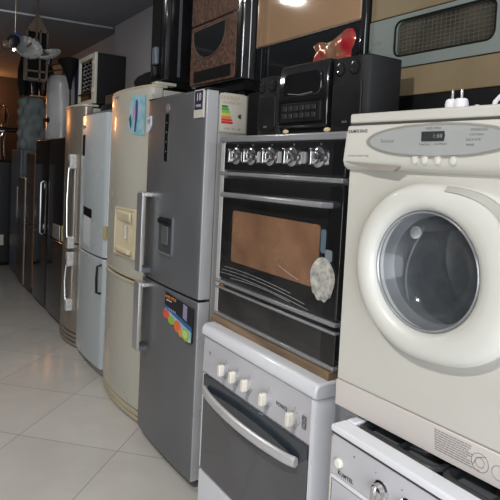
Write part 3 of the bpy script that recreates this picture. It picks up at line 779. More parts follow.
# --- grey steel fridge
Xg, Ga, Gb = 1.225, 2.30, 2.985
C, up, lo, fx = fridge('tall grey steel fridge with a dark display strip, beside the white five-knob cooker', Xg, Ga, Gb, 1.930, .930, .68, .012, 'steel', 'steel_side', th=.065, r=.010, plinth=.045)
for (za, zb, dr_) in ((.937, 1.929, up), (.046, .923, lo)):
    obj('pale_edge', BX(Xg + .004, Xg + .064, Ga - .003, Ga + .004, za, zb), 'steel_light', dr_, bevel=.002, label='pale side edge of the door')
obj('hinge_cap', BX(Xg + .02, Xg + .12, Ga + .01, Ga + .07, 1.93, 1.945), 'black_satin', C, bevel=.003)
obj('top_strip', BX(Xg - .006, Xg + .06, Ga + .006, Gb - .006, 1.927, 1.933), 'black_satin', up, bevel=.001)
bm = B(); prism_x(bm, rrect(2.680, 2.722, 1.588, 1.838, .006, 3), fx(2.70) - .003, fx(2.70) + .01); dp = obj('display_strip', bm, 'black_glass', up, bevel=.001)
for z in (1.79, 1.74, 1.69, 1.64): 
    bm = B(); lathe(bm, (fx(2.70) - .003, 2.70, z), (-1, 0, 0), [(.004, 0), (.004, .0008)], 10); obj('touch_mark', bm, 'ink_grey', dp)
bm = B(); lathe(bm, (fx(2.70), 2.698, 1.868), (-1, 0, 0), [(.022, -.002), (.022, .0022), (.019, .003)], 24); obj('round_badge', bm, 'satin', up)
# water dispenser recess: raised rim around a dark hollow
ya, yb, za, zb = 2.575, 2.765, 1.092, 1.308
fr = fx(2.67)
bm = B()
for i, (g0, x_) in enumerate(((0, fr + .004), (0, fr - .006), (.012, fr - .006), (.014, fr - .0015))):
    pass
rings = [(0, fr + .006), (.0, fr - .005), (.012, fr - .006), (.016, fr - .0025)]
R = [[bm.verts.new((x_, y, z)) for y, z in rrect(ya + g, yb - g, za + g, zb - g, .022 - g * .6, 5)] for g, x_ in rings]
for a, b in zip(R, R[1:]):
    for i in range(len(a)): bm.faces.new((a[i], a[(i + 1) % len(a)], b[(i + 1) % len(a)], b[i]))
wd_ = obj('water_dispenser', bm, 'steel', up)
bm = B(); prism_x(bm, rrect(ya + .014, yb - .014, za + .014, zb - .014, .014, 4), fr - .0026, fr + .006); obj('dispenser_recess', bm, flat('dark_recess', (.055, .058, .062), .3), wd_)
bm = B(); prism_y(bm, [(fr - .002, 1.290), (fr - .018, 1.284), (fr - .016, 1.262), (fr - .002, 1.256)], 2.60, 2.74); obj('dispenser_spout', bm, 'black_satin', wd_)
bm = B(); prism_x(bm, rrect(2.625, 2.70, 1.15, 1.25, .012, 4), fr - .010, fr - .002); obj('dispenser_lever', bm, flat('slate_lever', (.10, .105, .11)), wd_, bevel=.003)
# handles: wide vertical blades on the far edge
for (za, zb, dr_) in ((.965, 1.412, up), (.520, .905, lo)):
    h = obj('handle', BX(Xg - .060, Xg - .042, 2.888, 2.965, za, zb), 'satin', dr_, bevel=.004)
    obj('handle_mount', BX(Xg - .044, Xg + .005, 2.87, 2.955, zb - .022, zb), 'satin', h, bevel=.003)
    obj('handle_mount', BX(Xg - .046, Xg + .005, 2.866, 2.962, za, za + .028), flat('dark_handle_cap', (.10, .11, .12)), h, bevel=.003)
# ten-year badge
C10 = obj('warranty_badge', BX(Xg - .0092, Xg + .001, 2.312, 2.405, 1.800, 1.932), 'paper', up, label='blue and white badge with the number 10')
obj('badge_field', BX(Xg - .0100, Xg - .008, 2.318, 2.400, 1.838, 1.927), flat('navy_print', (.018, .014, .075)), C10)
text('badge_number', '10', .052, (Xg - .0108, 2.357, 1.896), C10, 'paper', bold=.002, sx=.9)
text('badge_lettering', 'YEARS', .018, (Xg - .0108, 2.358, 1.856), C10, 'paper', bold=.0004)
# blue hanging tag at the far top corner
bm = B(); prism_x(bm, [(2.985, 1.83), (2.93, 1.84), (2.925, 1.79), (2.945, 1.765), (2.975, 1.745), (2.985, 1.76)], Xg - .011, Xg - .004)
tg = obj('corner_tag', bm, flat('white_tag', (.62, .63, .66)), up)
text('tag_mark', '10', .035, (Xg - .0118, 2.957, 1.808), tg, flat('royal_blue_print', (.03, .05, .30)), bold=.002)
# leaflet with fruit, taped across the door gap
yL, yR, zT, zB = 2.635, 2.318, .912, .715
def leaf(name, pts, m, lift): 
    bm = B(); prism_x(bm, pts, Xg - .0135 - lift, Xg - .0130 - lift + .0004); return obj(name, bm, m, LF)
bm = B(); prism_x(bm, [(yL, .912), (yR, .886), (2.322, .72), (2.35, .712), (yL - .0, .776), (2.64, .79)], Xg - .0135, Xg - .006)
LF = obj('fruit_leaflet', bm, flat('leaflet_black', (.012, .012, .018)), lo, label='black and blue leaflet with fruit')
leaf('blue_band', [(yL - .002, .842), (2.322, .798), (2.322, .752), (yL - .002, .812)], flat('leaflet_blue', (.04, .13, .33)), .0008)
leaf('pale_blue_band', [(yL - .002, .826), (2.322, .775), (2.324, .722), (yL - .002, .782)], flat('leaflet_sky', (.30, .50, .66)), .0014)
for (y, z, ry, rz_, c_) in ((2.612, .797, .040, .024, (.72, .10, .06)), (2.55, .778, .042, .022, (.30, .48, .05)), (2.475, .765, .042, .030, (.80, .16, .05)), (2.38, .748, .040, .030, (.32, .55, .06)), (2.43, .742, .03, .018, (.75, .35, .05)), (2.345, .732, .016, .012, (.60, .60, .45))):
    leaf('fruit_print', ellipse(y, z, ry, rz_, 20), flat('fruit_%d' % int(c_[0] * 100 + c_[1] * 10), c_), .0020 + random.random() * .0006)
leaf('lime_flesh', ellipse(2.385, .750, .028, .02, 16), flat('lime_print', (.55, .72, .25)), .003)
leaf('phone_print', [(2.418, .893), (2.375, .889), (2.375, .815), (2.418, .823)], flat('lilac_print', (.30, .27, .42)), .0016)
text('leaflet_lettering', 'HOME STYLE', .021, (Xg - .0146, 2.568, .888), LF, flat('orange_print', (.80, .26, .05)), bold=.0006)
text('leaflet_lettering', 'collection', .015, (Xg - .0146, 2.585, .872), LF, 'paper', bold=.0003)
text('leaflet_lettering', '* * * *', .028, (Xg - .0150, 2.54, .823), LF, 'paper')
# energy label on the side wall that faces the camera
zl0, zl1 = 1.742, 1.922
E_ = obj('energy_label', BX(1.300, 1.445, Ga - .0015, Ga + .004, zl0, zl1), 'paper', C, label='energy rating label with green to red arrows')
for i, (c_, w_) in enumerate((((.02, .22, .05), .030), ((.07, .34, .05), .036), ((.22, .48, .06), .041), ((.62, .55, .08), .044), ((.72, .22, .05), .050), ((.62, .05, .03), .056), ((.58, .03, .03), .060))):
    z = 1.866 - i * .0125
    bm = B(); prism_y(bm, [(1.308, z), (1.308 + w_, z), (1.308 + w_ + .007, z - .0055), (1.308 + w_, z - .011), (1.308, z - .011)], Ga - .0023, Ga - .001)
    obj('rating_arrow', bm, flat('rating_%d' % i, c_), E_)
bm = B(); prism_y(bm, [(1.398, 1.82), (1.408, 1.83), (1.418, 1.83), (1.418, 1.808), (1.408, 1.808)], Ga - .0023, Ga - .001); obj('rating_pointer', bm, 'ink', E_)
text('label_lettering', 'ENERGY', .026, (1.355, Ga - .002, 1.902), E_, flat('faint_print', (.40, .30, .17)), side='y')
text('label_lettering', 'ENERJI A+', .02, (1.365, Ga - .002, 1.880), E_, flat('faint_print', (.40, .30, .17)), side='y')
text('label_lettering', 'kWh  351  dB', .014, (1.37, Ga - .002, 1.757), E_, 'ink_grey', side='y')
bm = B(); prism_y(bm, [(1.296, 1.885), (1.318, 1.926), (1.43, 1.926), (1.449, 1.915), (1.449, 1.738), (1.296, 1.738)], Ga - .0008, Ga + .003); obj('label_backing', bm, flat('old_film', (.45, .42, .33)), E_)

# --- cream bowed fridge with water dispenser
Xm, Ma, Mb = 1.262, 3.05, 3.74
C, up, lo, fx = fridge('cream bowed fridge with a built-in water dispenser, behind the grey steel fridge', Xm, Ma, Mb, 2.022, .858, .72, .035, 'cream', 'cream', th=.075, r=.025, plinth=.085)
obj('top_cap', prism_z(B(), bowed(Ma + .005, Mb - .005, Xm + .005, .10, .033, .025), 2.022, 2.036), 'cream_dark', C, bevel=.003)
obj('hinge_cover', BX(Xm + .03, Xm + .16, Ma + .0, Ma + .075, 2.036, 2.056), 'cream', C, bevel=.006)
for z in (.842, .878): 
    pl = bowed(Ma + .001, Mb - .001, Xm - .004, .07, .035, .025); obj('door_edge_trim', prism_z(B(), pl, z - .010, z + .004), 'cream_dark', C, bevel=.002)
for k_, z in enumerate((.012, .048)):
    obj('plinth_step', prism_z(B(), bowed(Ma + .003, Mb - .003, Xm + .004 - .004 * k_, .07, .034, .025), z, z + .030), 'cream_dark', C, bevel=.004)
# dispenser: raised surround with a sloped hollow
yc = 3.315; fr = fx(yc)
bm = B()
def tilt_x(y): return fx(y)
rings = [(0, .006), (0, -.011), (.010, -.012), (.016, -.006)]
R = [[bm.verts.new((tilt_x(min(max(y, Ma + .03), Mb - .03)) + x_, y, z)) for y, z in rrect(3.145 + g, 3.475 - g, .985 + g, 1.290 - g, .018, 5)] for g, x_ in rings]
for a, b in zip(R, R[1:]):
    for i in range(len(a)): bm.faces.new((a[i], a[(i + 1) % len(a)], b[(i + 1) % len(a)], b[i]))
wd_ = obj('water_dispenser', bm, flat('ivory_surround', (.66, .58, .40)), up)
bm = B(); pl = rrect(3.160, 3.460, 1.000, 1.275, .012, 4)
f = [bm.verts.new((fx(y) - .0085, y, z)) for y, z in pl]; bm.faces.new(f); bmesh.ops.solidify(bm, geom=bm.faces[:], thickness=.002)
obj('dispenser_recess', bm, flat('ivory_hollow', (.70, .62, .43)), wd_)
bm = B(); prism_y(bm, [(fr - .002, 1.268), (fr - .018, 1.262), (fr - .018, 1.225), (fr - .006, 1.20)], 3.20, 3.42); obj('dispenser_hood', bm, flat('ivory_surround', (.66, .58, .40)), wd_, bevel=.004)
bm = B(); prism_y(bm, [(fr - .002, 1.045), (fr - .028, 1.035), (fr - .028, 1.015), (fr - .002, 1.01)], 3.19, 3.43); obj('drip_tray', bm, flat('ivory_surround', (.66, .58, .40)), wd_, bevel=.004)
bm = B(); lathe(bm, (fr - .012, 3.27, 1.10), (0, 0, 1), [(.012, 0), (.012, .06), (.018, .09)], 16); obj('dispenser_lever', bm, 'cream', wd_)
# flower sticker
def curved_patch(name, pts, m, parent, lift, f):
    bm = B(); v = [bm.verts.new((f(y) - lift, y, z)) for y, z in pts]; bm.faces.new(v)
    bmesh.ops.triangulate(bm, faces=bm.faces[:]); bmesh.ops.solidify(bm, geom=bm.faces[:], thickness=-.0006)
    return obj(name, bm, m, parent, smooth=False)
fm = mat('watercolour_blue', (.16, .42, .50), .4, var=.3, scale=22, col2=(.42, .55, .60))
FS = curved_patch('flower_sticker', [(3.10, 1.975), (3.265, 1.985), (3.30, 1.90), (3.31, 1.80), (3.24, 1.745), (3.10, 1.735)], fm, up, .003, fx)
curved_patch('flower_petals', ellipse(3.215, 1.880, .032, .045, 14), flat('pink_print', (.50, .26, .42)), FS, .0045, fx)
curved_patch('flower_stem', [(3.215, 1.95), (3.19, 1.95), (3.185, 1.86), (3.205, 1.76), (3.222, 1.76), (3.21, 1.86)], flat('indigo_print', (.05, .07, .24)), FS, .0055, fx)
curved_patch('flower_leaf', [(3.30, 1.84), (3.275, 1.87), (3.26, 1.80), (3.275, 1.78)], flat('deep_teal_print', (.02, .10, .16)), FS, .0045, fx)
curved_patch('brand_plate', [(3.60, 2.0), (3.51, 2.0), (3.51, 1.985), (3.60, 1.985)], 'ink_grey', up, .002, fx)
# vertical grip profile on the near edge of both doors
for (za, zb, dr_) in ((.900, 1.98, up), (.12, .82, lo)):
    obj('edge_strip', BX(Xm - .004, Xm + .07, Ma - .004, Ma + .012, za, zb), 'cream', dr_, bevel=.004)

# --- white fridge
Xw, Wa, Wb = 1.285, 3.86, 4.52
C, up, lo, fx = fridge('bluish-white fridge with a small black dispenser panel, between the cream and champagne fridges', Xw, Wa, Wb, 1.925, .872, .66, .018, 'whitefridge', 'whitefridge', th=.07, r=.03, plinth=.06)
obj('top_trim', BX(Xw + .02, Xw + .2, Wa + .02, Wb - .05, 1.925, 1.945), flat('slate_trim', (.10, .14, .18)), C, bevel=.004)
curved_patch('dispenser_panel', [(4.335, 1.220), (4.12, 1.208), (4.12, 1.140), (4.335, 1.155)], 'black_glass', up, .004, fx)
curved_patch('dispenser_recess', [(4.325, 1.150), (4.14, 1.138), (4.14, .915), (4.325, .935)], flat('pale_recess', (.62, .64, .66)), up, .003, fx)
curved_patch('control_plate', [(4.44, 1.775), (4.36, 1.775), (4.36, 1.61), (4.44, 1.61)], 'black_glass', up, .003, fx)
curved_patch('brand_plate', [(4.44, 1.85), (4.37, 1.85), (4.37, 1.825), (4.44, 1.825)], 'ink_grey', up, .003, fx)
obj('tape_piece', BX(Xw - .006, Xw + .03, 3.852, 3.885, 1.015, 1.11), 'beige_tape', up, bevel=.002, label='beige tape over the door edge')
bm = B(); tube(bm, [(Xw - .002, 3.90, .825), (Xw - .035, 3.90, .815), (Xw - .038, 3.90, .72), (Xw - .035, 3.90, .625), (Xw - .002, 3.90, .615)], .009, 8); obj('handle', bm, 'black_satin', lo)
obj('plinth', BX(Xw + .02, Xw + .06, Wa + .01, Wb - .01, .012, .058), 'steelgrey', C)

# --- champagne fridge
Xb, Ba, Bb = 1.315, 4.58, 5.13
C, up, lo, fx = fridge('champagne metallic fridge with long frosted handles, under the microwave', Xb, Ba, Bb, 2.020, .872, .66, .038, 'champagne', 'cream', th=.075, r=.03, plinth=.12)
obj('top_cap', prism_z(B(), bowed(Ba + .004, Bb - .004, Xb + .004, .12, .038, .03), 2.020, 2.038), 'cream', C, bevel=.003)
for k_ in range(3): obj('plinth_step', prism_z(B(), bowed(Ba + .003, Bb - .003, Xb - .004, .07, .038, .03), .012 + k_ * .036, .040 + k_ * .036), 'champagne', C, bevel=.004)
for (zt, zb_, dr_) in ((1.62, .83, up), (.80, .30, lo)):
    y0 = 4.70; x_ = fx(y0)
    h = obj('handle', tube(B(), [(x_ - .030, y0 + .01, zt), (x_ - .046, y0 + .02, zt - .15), (x_ - .050, y0 + .03, (zt + zb_) / 2), (x_ - .046, y0 + .02, zb_ + .12), (x_ - .030, y0 + .01, zb_)], .011, 10), 'chrome', dr_)
    for z in ((zt - .12, zt), (zb_, zb_ + .10)):
        obj('handle_mount', BX(x_ - .045, x_ + .012, y0 - .025, y0 + .04, z[0], z[1]), 'clear_plastic', h, bevel=.008, label='frosted clear handle mount')
    obj('handle_strip', BX(x_ - .004, x_ + .01, y0 - .015, y0 + .025, zb_ + .1, zt - .12), 'satin', h, bevel=.003)
obj('yellow_tape', BX(Xb - .012, Xb + .03, 5.09, 5.135, .83, .97), 'beige_tape', C, bevel=.002, label='yellow tape over the door edge')

# --- the two black fridges
C, up, lo, fx = fridge('glossy black fridge with a grey strip added as its edge highlight, next to the champagne fridge', 1.335, 5.19, 5.80, 1.775, .80, .62, .004, 'black_gloss', 'black_satin', th=.06, r=.012)
obj('edge_strip', BX(1.333, 1.40, 5.180, 5.196, .85, 1.772), 'satin', up, bevel=.003)  # grey strip put in for the highlight along the near door edge
obj('grip_recess', BX(1.328, 1.36, 5.30, 5.56, .812, .95), 'satin', up, bevel=.004)
C, up, lo, fx = fridge('black fridge with a slim silver handle bar and small badges, under the white water tank', 1.345, 5.86, 6.50, 1.765, .78, .62, .012, 'black_gloss', 'black_satin', th=.06, r=.02)
h = obj('handle', tube(B(), [(1.335, 6.02, .78), (1.31, 6.02, .80), (1.31, 6.02, 1.32), (1.335, 6.02, 1.34)], .009, 8), 'satin', up)
for z in (.865, 1.29):
    bm = B(); lathe(bm, (1.338, 5.99, z), (-1, 0, 0), [(.032, 0), (.032, .004)], 16, sx=.5, sy=1.0); obj('badge', bm, 'satin', up)
# --- brown, short and blue-grey units beyond
C, up, lo, fx = fridge('narrow brown metal fridge beyond the two black fridges', 1.355, 6.56, 7.02, 1.62, .80, .60, .010, 'brownmetal', 'brownmetal', th=.05, r=.015)
obj('edge_strip', BX(1.353, 1.40, 6.552, 6.566, .1, 1.618), flat('copper_strip', (.30, .15, .08), .3), C)
obj('top_trim', BX(1.35, 1.9, 6.56, 7.02, 1.612, 1.632), flat('copper_strip', (.30, .15, .08), .3), C, bevel=.003)
C = thing('chest_freezer', 'low brownish freezer with a pale steel corner, beyond the narrow brown fridge', 'freezer', (1.66, 7.30, 0))
obj('body', BX(1.37, 1.96, 7.07, 7.50, .02, 1.335), 'brownmetal', C, bevel=.006)
obj('corner_strip', BX(1.355, 1.385, 7.06, 7.10, .03, 1.335), 'satin', C, bevel=.003)
obj('door', BX(1.352, 1.372, 7.105, 7.50, .05, 1.33), 'brownmetal', C, bevel=.004)
C = thing('tall_freezer', 'tall blue-grey freezer under the tufted pouf', 'freezer', (1.70, 7.86, 0))
obj('body', BX(1.42, 2.0, 7.56, 8.20, .02, 1.68), 'bluegrey', C, bevel=.008)
obj('door', BX(1.385, 1.42, 7.565, 8.195, .06, 1.675), 'bluegrey', C, bevel=.010)
obj('handle', BX(1.36, 1.385, 7.60, 7.62, .8, 1.2), 'satin', C, bevel=.004)

# ------------------------------------------------------------------ things on top of the fridges
# microwave on the champagne fridge
Z0, Z1 = 2.0385, 2.47
C = thing('microwave_oven', 'open-fronted microwave with cream frame and black side on the champagne fridge', 'microwave', (1.56, 4.82, Z0))
ya, yb, xf, xb = 4.60, 5.08, 1.40, 1.665
bm = B()
box(bm, xf + .02, xb, ya, ya + .012, Z0 + .012, Z1); box(bm, xf + .02, xb, yb - .012, yb, Z0 + .012, Z1)
box(bm, xf + .02, xb, ya + .012, yb - .012, Z1 - .012, Z1); box(bm, xf + .02, xb, ya + .012, yb - .012, Z0 + .012, Z0 + .024)
box(bm, xb - .012, xb, ya + .012, yb - .012, Z0 + .024, Z1 - .012)
obj('casing', bm, 'black_side', C)
bm = B()
box(bm, xf, xf + .022, ya - .002, ya + .075, Z0 + .012, Z1 + .002); box(bm, xf, xf + .022, yb - .03, yb + .002, Z0 + .012, Z1 + .002)
box(bm, xf, xf + .022, ya + .075, yb - .03, Z1 - .035, Z1 + .002); box(bm, xf, xf + .022, ya + .075, yb - .03, Z0 + .012, Z0 + .05)
obj('front_frame', bm, 'cream', C, bevel=.003, label='cream front frame')
obj('cavity_liner', BX(xb - .03, xb - .014, ya + .02, yb - .02, Z0 + .03, Z1 - .02), flat('grey_liner', (.22, .22, .21), .4), C)
bm = B()
for i in range(9):
    z = Z0 + .12 + i * .034
    tube(bm, [(xf + .03, ya + .09 + t * (yb - ya - .14) / 10, z + .010 * math.sin(t * 2.2 + i * 1.3)) for t in range(11)], .0045, 5)
obj('heating_coil', bm, 'satin', C)
obj('cross_bar', BX(xf - .004, xf + .01, ya + .09, yb - .03, Z0 + .105, Z0 + .116), 'black_satin', C)
bm = B(); prism_x(bm, rrect(ya + .16, yb - .10, Z0 + .05, Z0 + .095, .01, 3), xf + .004, xf + .03); obj('tray', bm, 'black_satin', C)
for z in (Z0 + .12, Z0 + .35):
    bm = B(); lathe(bm, (xf + .002, ya + .035, z), (-1, 0, 0), [(.018, 0), (.016, .012)], 16); obj('knob', bm, 'cream_dark', C)
for y in (ya + .05, yb - .05):
    for x in (xf + .05, xb - .03):
        bm = B(); lathe(bm, (x, y, Z0), (0, 0, 1), [(.012, 0), (.012, .014)], 12); obj('foot', bm, 'black_matte', C)
# black device on the white fridge
C = thing('set_top_box', 'two thin black boxes stacked on the white fridge beside the microwave', 'electronic device', (1.55, 4.2, 1.946))
obj('lower_box', BX(1.40, 1.72, 3.95, 4.42, 1.946, 2.02), 'black_satin', C, bevel=.006)
obj('upper_box', BX(1.43, 1.72, 4.0, 4.40, 2.022, 2.10), flat('charcoal', (.035, .035, .035)), C, bevel=.006)

# black bag slumped on the cream fridge
def blob(name, c, r, m, amp=.12, freq=6, flatbase=None, seed=0, parent=None, subdiv=4):
    bm = B(); bmesh.ops.create_icosphere(bm, subdivisions=subdiv, radius=1)
    for v in bm.verts:
        p = v.co.copy(); k = 1 + amp * noise.noise(p * freq * .35 + Vector((seed, 0, 0))) + amp * .4 * noise.noise(p * freq + Vector((0, seed, 0)))
        v.co = Vector((c[0] + p.x * r[0] * k, c[1] + p.y * r[1] * k, c[2] + p.z * r[2] * k))
        if flatbase is not None and v.co.z < flatbase: v.co.z = flatbase
    return obj(name, bm, m, parent)
o = blob('black_bag', (1.58, 3.585, 2.10), (.20, .235, .12), 'black_matte', .10, 4, 2.037, 3); tag(o, 'slumped black cloth bag on top of the cream fridge', 'bag')
# tall black cabinet on the cream fridge
C = thing('loudspeaker', 'tall glossy black loudspeaker cabinet standing on the cream fridge', 'loudspeaker', (1.6, 3.2, 2.037))
bm = B(); prism_z(bm, [(1.352, 3.30), (1.352, 3.13), (1.36, 3.105), (1.385, 3.095), (1.75, 3.095), (1.75, 3.30)], 2.075, 2.90); obj('cabinet', bm, 'black_gloss', C, bevel=.006)
obj('base_plate', BX(1.43, 1.72, 3.11, 3.29, 2.037, 2.076), 'black_matte', C, bevel=.003)
bm = B(); prism_z(bm, [(1.440, 3.097), (1.446, 3.086), (1.456, 3.086), (1.462, 3.097)], 2.10, 2.86); obj('highlight_strip', bm, flat('highlight_grey', (.10, .10, .11), .12), C)  # paler strip put in as the vertical highlight on the cabinet
bm = B(); prism_z(bm, [(1.346, 3.15), (1.346, 3.28), (1.353, 3.28), (1.353, 3.15)], 2.12, 2.86); obj('grille', bm, 'black_matte', C)
C = thing('handset', 'small grey and black handset hanging on the side of the tall black loudspeaker', 'handset', (1.335, 3.18, 2.15))
obj('handset_shell', BX(1.316, 1.345, 3.145, 3.20, 2.17, 2.275), flat('grey_blue_plastic', (.12, .14, .17), .3), C, bevel=.01, seg=3)
obj('handset_base', BX(1.314, 1.3455, 3.15, 3.205, 2.10, 2.165), 'black_satin', C, bevel=.01, seg=3)
# brown embossed heater / cabinet on the grey fridge
Xh = 1.40; s = 1.4 / 1.3
C = thing('embossed_speaker', 'brown embossed cabinet with a black half-round opening, on the grey steel fridge', 'loudspeaker', (1.49, 2.57, 1.931))
hy = lambda v: (2.3 + v) * s
hz = lambda z: 1.57 + (z - 1.57) * s
bm = B(); prism_z(bm, [(Xh + .02, 2.298), (Xh + .004, 2.31), (Xh, 2.34), (Xh, 2.80), (Xh + .008, 2.825), (Xh + .03, 2.838), (Xh + .185, 2.838), (Xh + .185, 2.298)], 2.003, 2.80)
cb = obj('cabinet', bm, 'black_gloss', C, bevel=.004)
bm = B(); prism_x(bm, rrect(2.345, 2.825, 2.012, hz(2.279) - .004, .01, 3), Xh - .006, Xh + .004); fp = obj('front_panel', bm, 'leather', C, bevel=.003, label='brown embossed front')
bm = B(); prism_x(bm, rrect(2.345, 2.825, hz(2.279) + .004, 2.79, .01, 3), Xh - .006, Xh + .004); obj('upper_panel', bm, 'leather', C, bevel=.003)
dpts = [(hy(.292), hz(2.252)), (hy(-.032), hz(2.258))]
for i in range(1, 20):
    a = PI * i / 20; dpts.append((hy(.13) - math.cos(a) * (hy(.292) - hy(.13)) * 1.0, hz(2.225) - math.sin(a) * (hz(2.225) - hz(2.105))))
bm = B(); prism_x(bm, dpts, Xh - .0085, Xh - .003); obj('half_round_opening', bm, 'black_glass', fp)
bm = B(); tube(bm, [(Xh - .008, y, z) for y, z in dpts], .0035, 6, True); obj('opening_rim', bm, flat('dull_bronze', (.12, .08, .05), .3), fp)
bm = B(); prism_x(bm, rrect(hy(-.088), hy(.276), 2.026, hz(2.048), .006, 3), Xh - .0085, Xh - .003); obj('lower_opening', bm, 'black_matte', fp)
obj('chrome_edge', BX(Xh + .004, Xh + .012, 2.292, 2.300, 2.01, 2.79), 'chrome', C, bevel=.002)
obj('chrome_edge', BX(Xh + .045, Xh + .050, 2.294, 2.300, 2.01, 2.79), 'satin', C, bevel=.002)
obj('base_plate', BX(Xh + .03, Xh + .17, 2.31, 2.82, 1.955, 2.003), 'black_matte', C)  # black slab added to fill the shaded gap under the cabinet
for y in (2.36, 2.78):
    for x in (Xh + .06, Xh + .15):
        bm = B(); lathe(bm, (x, y, 1.930), (0, 0, 1), [(.022, 0), (.022, .030)], 14); obj('foot', bm, 'black_matte', C)

# white water tank on the farther black fridge
C = thing('water_tank', 'pale upright cylindrical water heater standing on the black fridges', 'water heater', (1.56, 6.24, 1.766))
bm = B(); lathe(bm, (1.56, 6.24, 1.766), (0, 0, 1), [(.15, 0), (.168, .015), (.170, .60), (.162, .66), (.14, .70), (.07, .722), (.001, .728)], 40, True, False); obj('tank_body', bm, 'tankwhite', C)
bm = B(); lathe(bm, (1.40, 6.18, 1.985), (-1, -.2, 0), [(.03, 0), (.03, .012), (.018, .02), (.016, .045)], 18); obj('valve_knob', bm, 'black_satin', C)
bm = B(); cyl(bm, (1.56, 6.24, 2.49), (1.56, 6.24, 2.60), .014); obj('pipe_stub', bm, 'black_satin', C)
# blue tarpaulin roll and black funnel lamp on the champagne/black fridges
C = thing('tarpaulin_roll', 'upright blue rolled tarpaulin between the water heater and the microwave', 'tarpaulin', (1.60, 5.64, 1.776))
bm = B(); lathe(bm, (1.60, 5.64, 1.776), (0, 0, 1), [(.070, 0), (.075, .1), (.075, .45), (.085, .60), (.12, .74), (.105, .75), (.05, .70)], 20); obj('roll', bm, 'blue', C)
C = thing('tripod_lamp', 'black funnel-shaped lamp hood with two thin bars, above the pale water heater', 'lamp', (1.42, 5.37, 1.776))
bm = B(); lathe(bm, (1.42, 5.42, 2.24), (.0, .2, 1), [(.012, 0), (.02, .06), (.04, .15), (.085, .25), (.11, .28), (.10, .285)], 24); obj('lamp_hood', bm, 'black_matte', C)
bm = B(); cyl(bm, (1.42, 5.38, 1.776), (1.42, 5.42, 2.25), .008); obj('pole', bm, 'black_satin', C)
for z in (2.47, 2.53):
    bm = B(); tube(bm, [(1.42, 5.47, z - .03), (1.37, 5.9, z), (1.33, 6.3, z + .02)], .007, 6); obj('crossbar', bm, 'black_satin', C)
bm = B(); lathe(bm, (1.42, 5.37, 1.776), (0, 0, 1), [(.04, 0), (.06, .012), (.02, .02)], 18); obj('base', bm, 'black_satin', C)

# tufted pouf on the blue-grey freezer: round drum with buttoned dimples
C = thing('tufted_pouf', 'round grey-green buttoned pouf on the tall blue-grey freezer', 'pouf', (1.60, 7.80, 1.68))
bm = B(); nz_, na = 30, 60; R = []
for j in range(nz_ + 1):
    v = j / nz_; row = []
    for i in range(na):
        a = 2 * PI * i / na
        rr = .205 - .02 * (2 * abs(v - .5)) ** 6 - .06 * max(0, (v - .93) / .07) ** 2
        dd = math.cos(a * 9 + (PI if int(v * 5) % 2 else 0)) * math.sin(v * 5 * PI) ** 2
        rr += .026 * dd
        row.append(bm.verts.new((1.60 + rr * math.cos(a), 7.80 + rr * math.sin(a), 1.682 + .70 * v)))
    R.append(row)
for a, b in zip(R, R[1:]):
    for i in range(na): bm.faces.new((a[i], a[(i + 1) % na], b[(i + 1) % na], b[i]))
bm.faces.new(R[0][::-1]); bm.faces.new(R[-1])
obj('cushion', bm, 'tuft', C)
for k_ in range(14):
    a = PI / 2 + k_ * .24; 
    for v in (.3, .7):
        bm = B(); lathe(bm, (1.60 + .196 * math.cos(a), 7.80 + .196 * math.sin(a), 1.682 + .7 * v), (math.cos(a), math.sin(a), 0), [(.009, 0), (.008, .008)], 10); obj('button', bm, 'tuft', C)
# black cases leaning on each other above the pouf
for i, (cx, cy, rz_, ry, h, lean) in enumerate(((1.48, 7.90, .09, .09, .34, -.22), (1.56, 7.74, .075, .08, .30, -.06), (1.70, 7.68, .10, .09, .24, .38))):
    bm = B(); prof = [(.75, 0), (1.0, .25), (.95, .5), (.6, .72), (.32, .85), (.28, 1.0), (.2, 1.02)]
    lathe(bm, (cx, cy, 2.400), (0, lean * -1, 1), [(rz_ * p, h * 2 * q) for p, q in prof], 18, sx=1, sy=.5)
    o = obj('instrument_case', bm, 'black_gloss')
    tag(o, ('slim black case leaning back on the pouf, farthest of three', 'middle black case standing on the grey-green pouf', 'short black case tilting towards the water heater on the pouf')[i], 'case', 'black cases on the pouf')

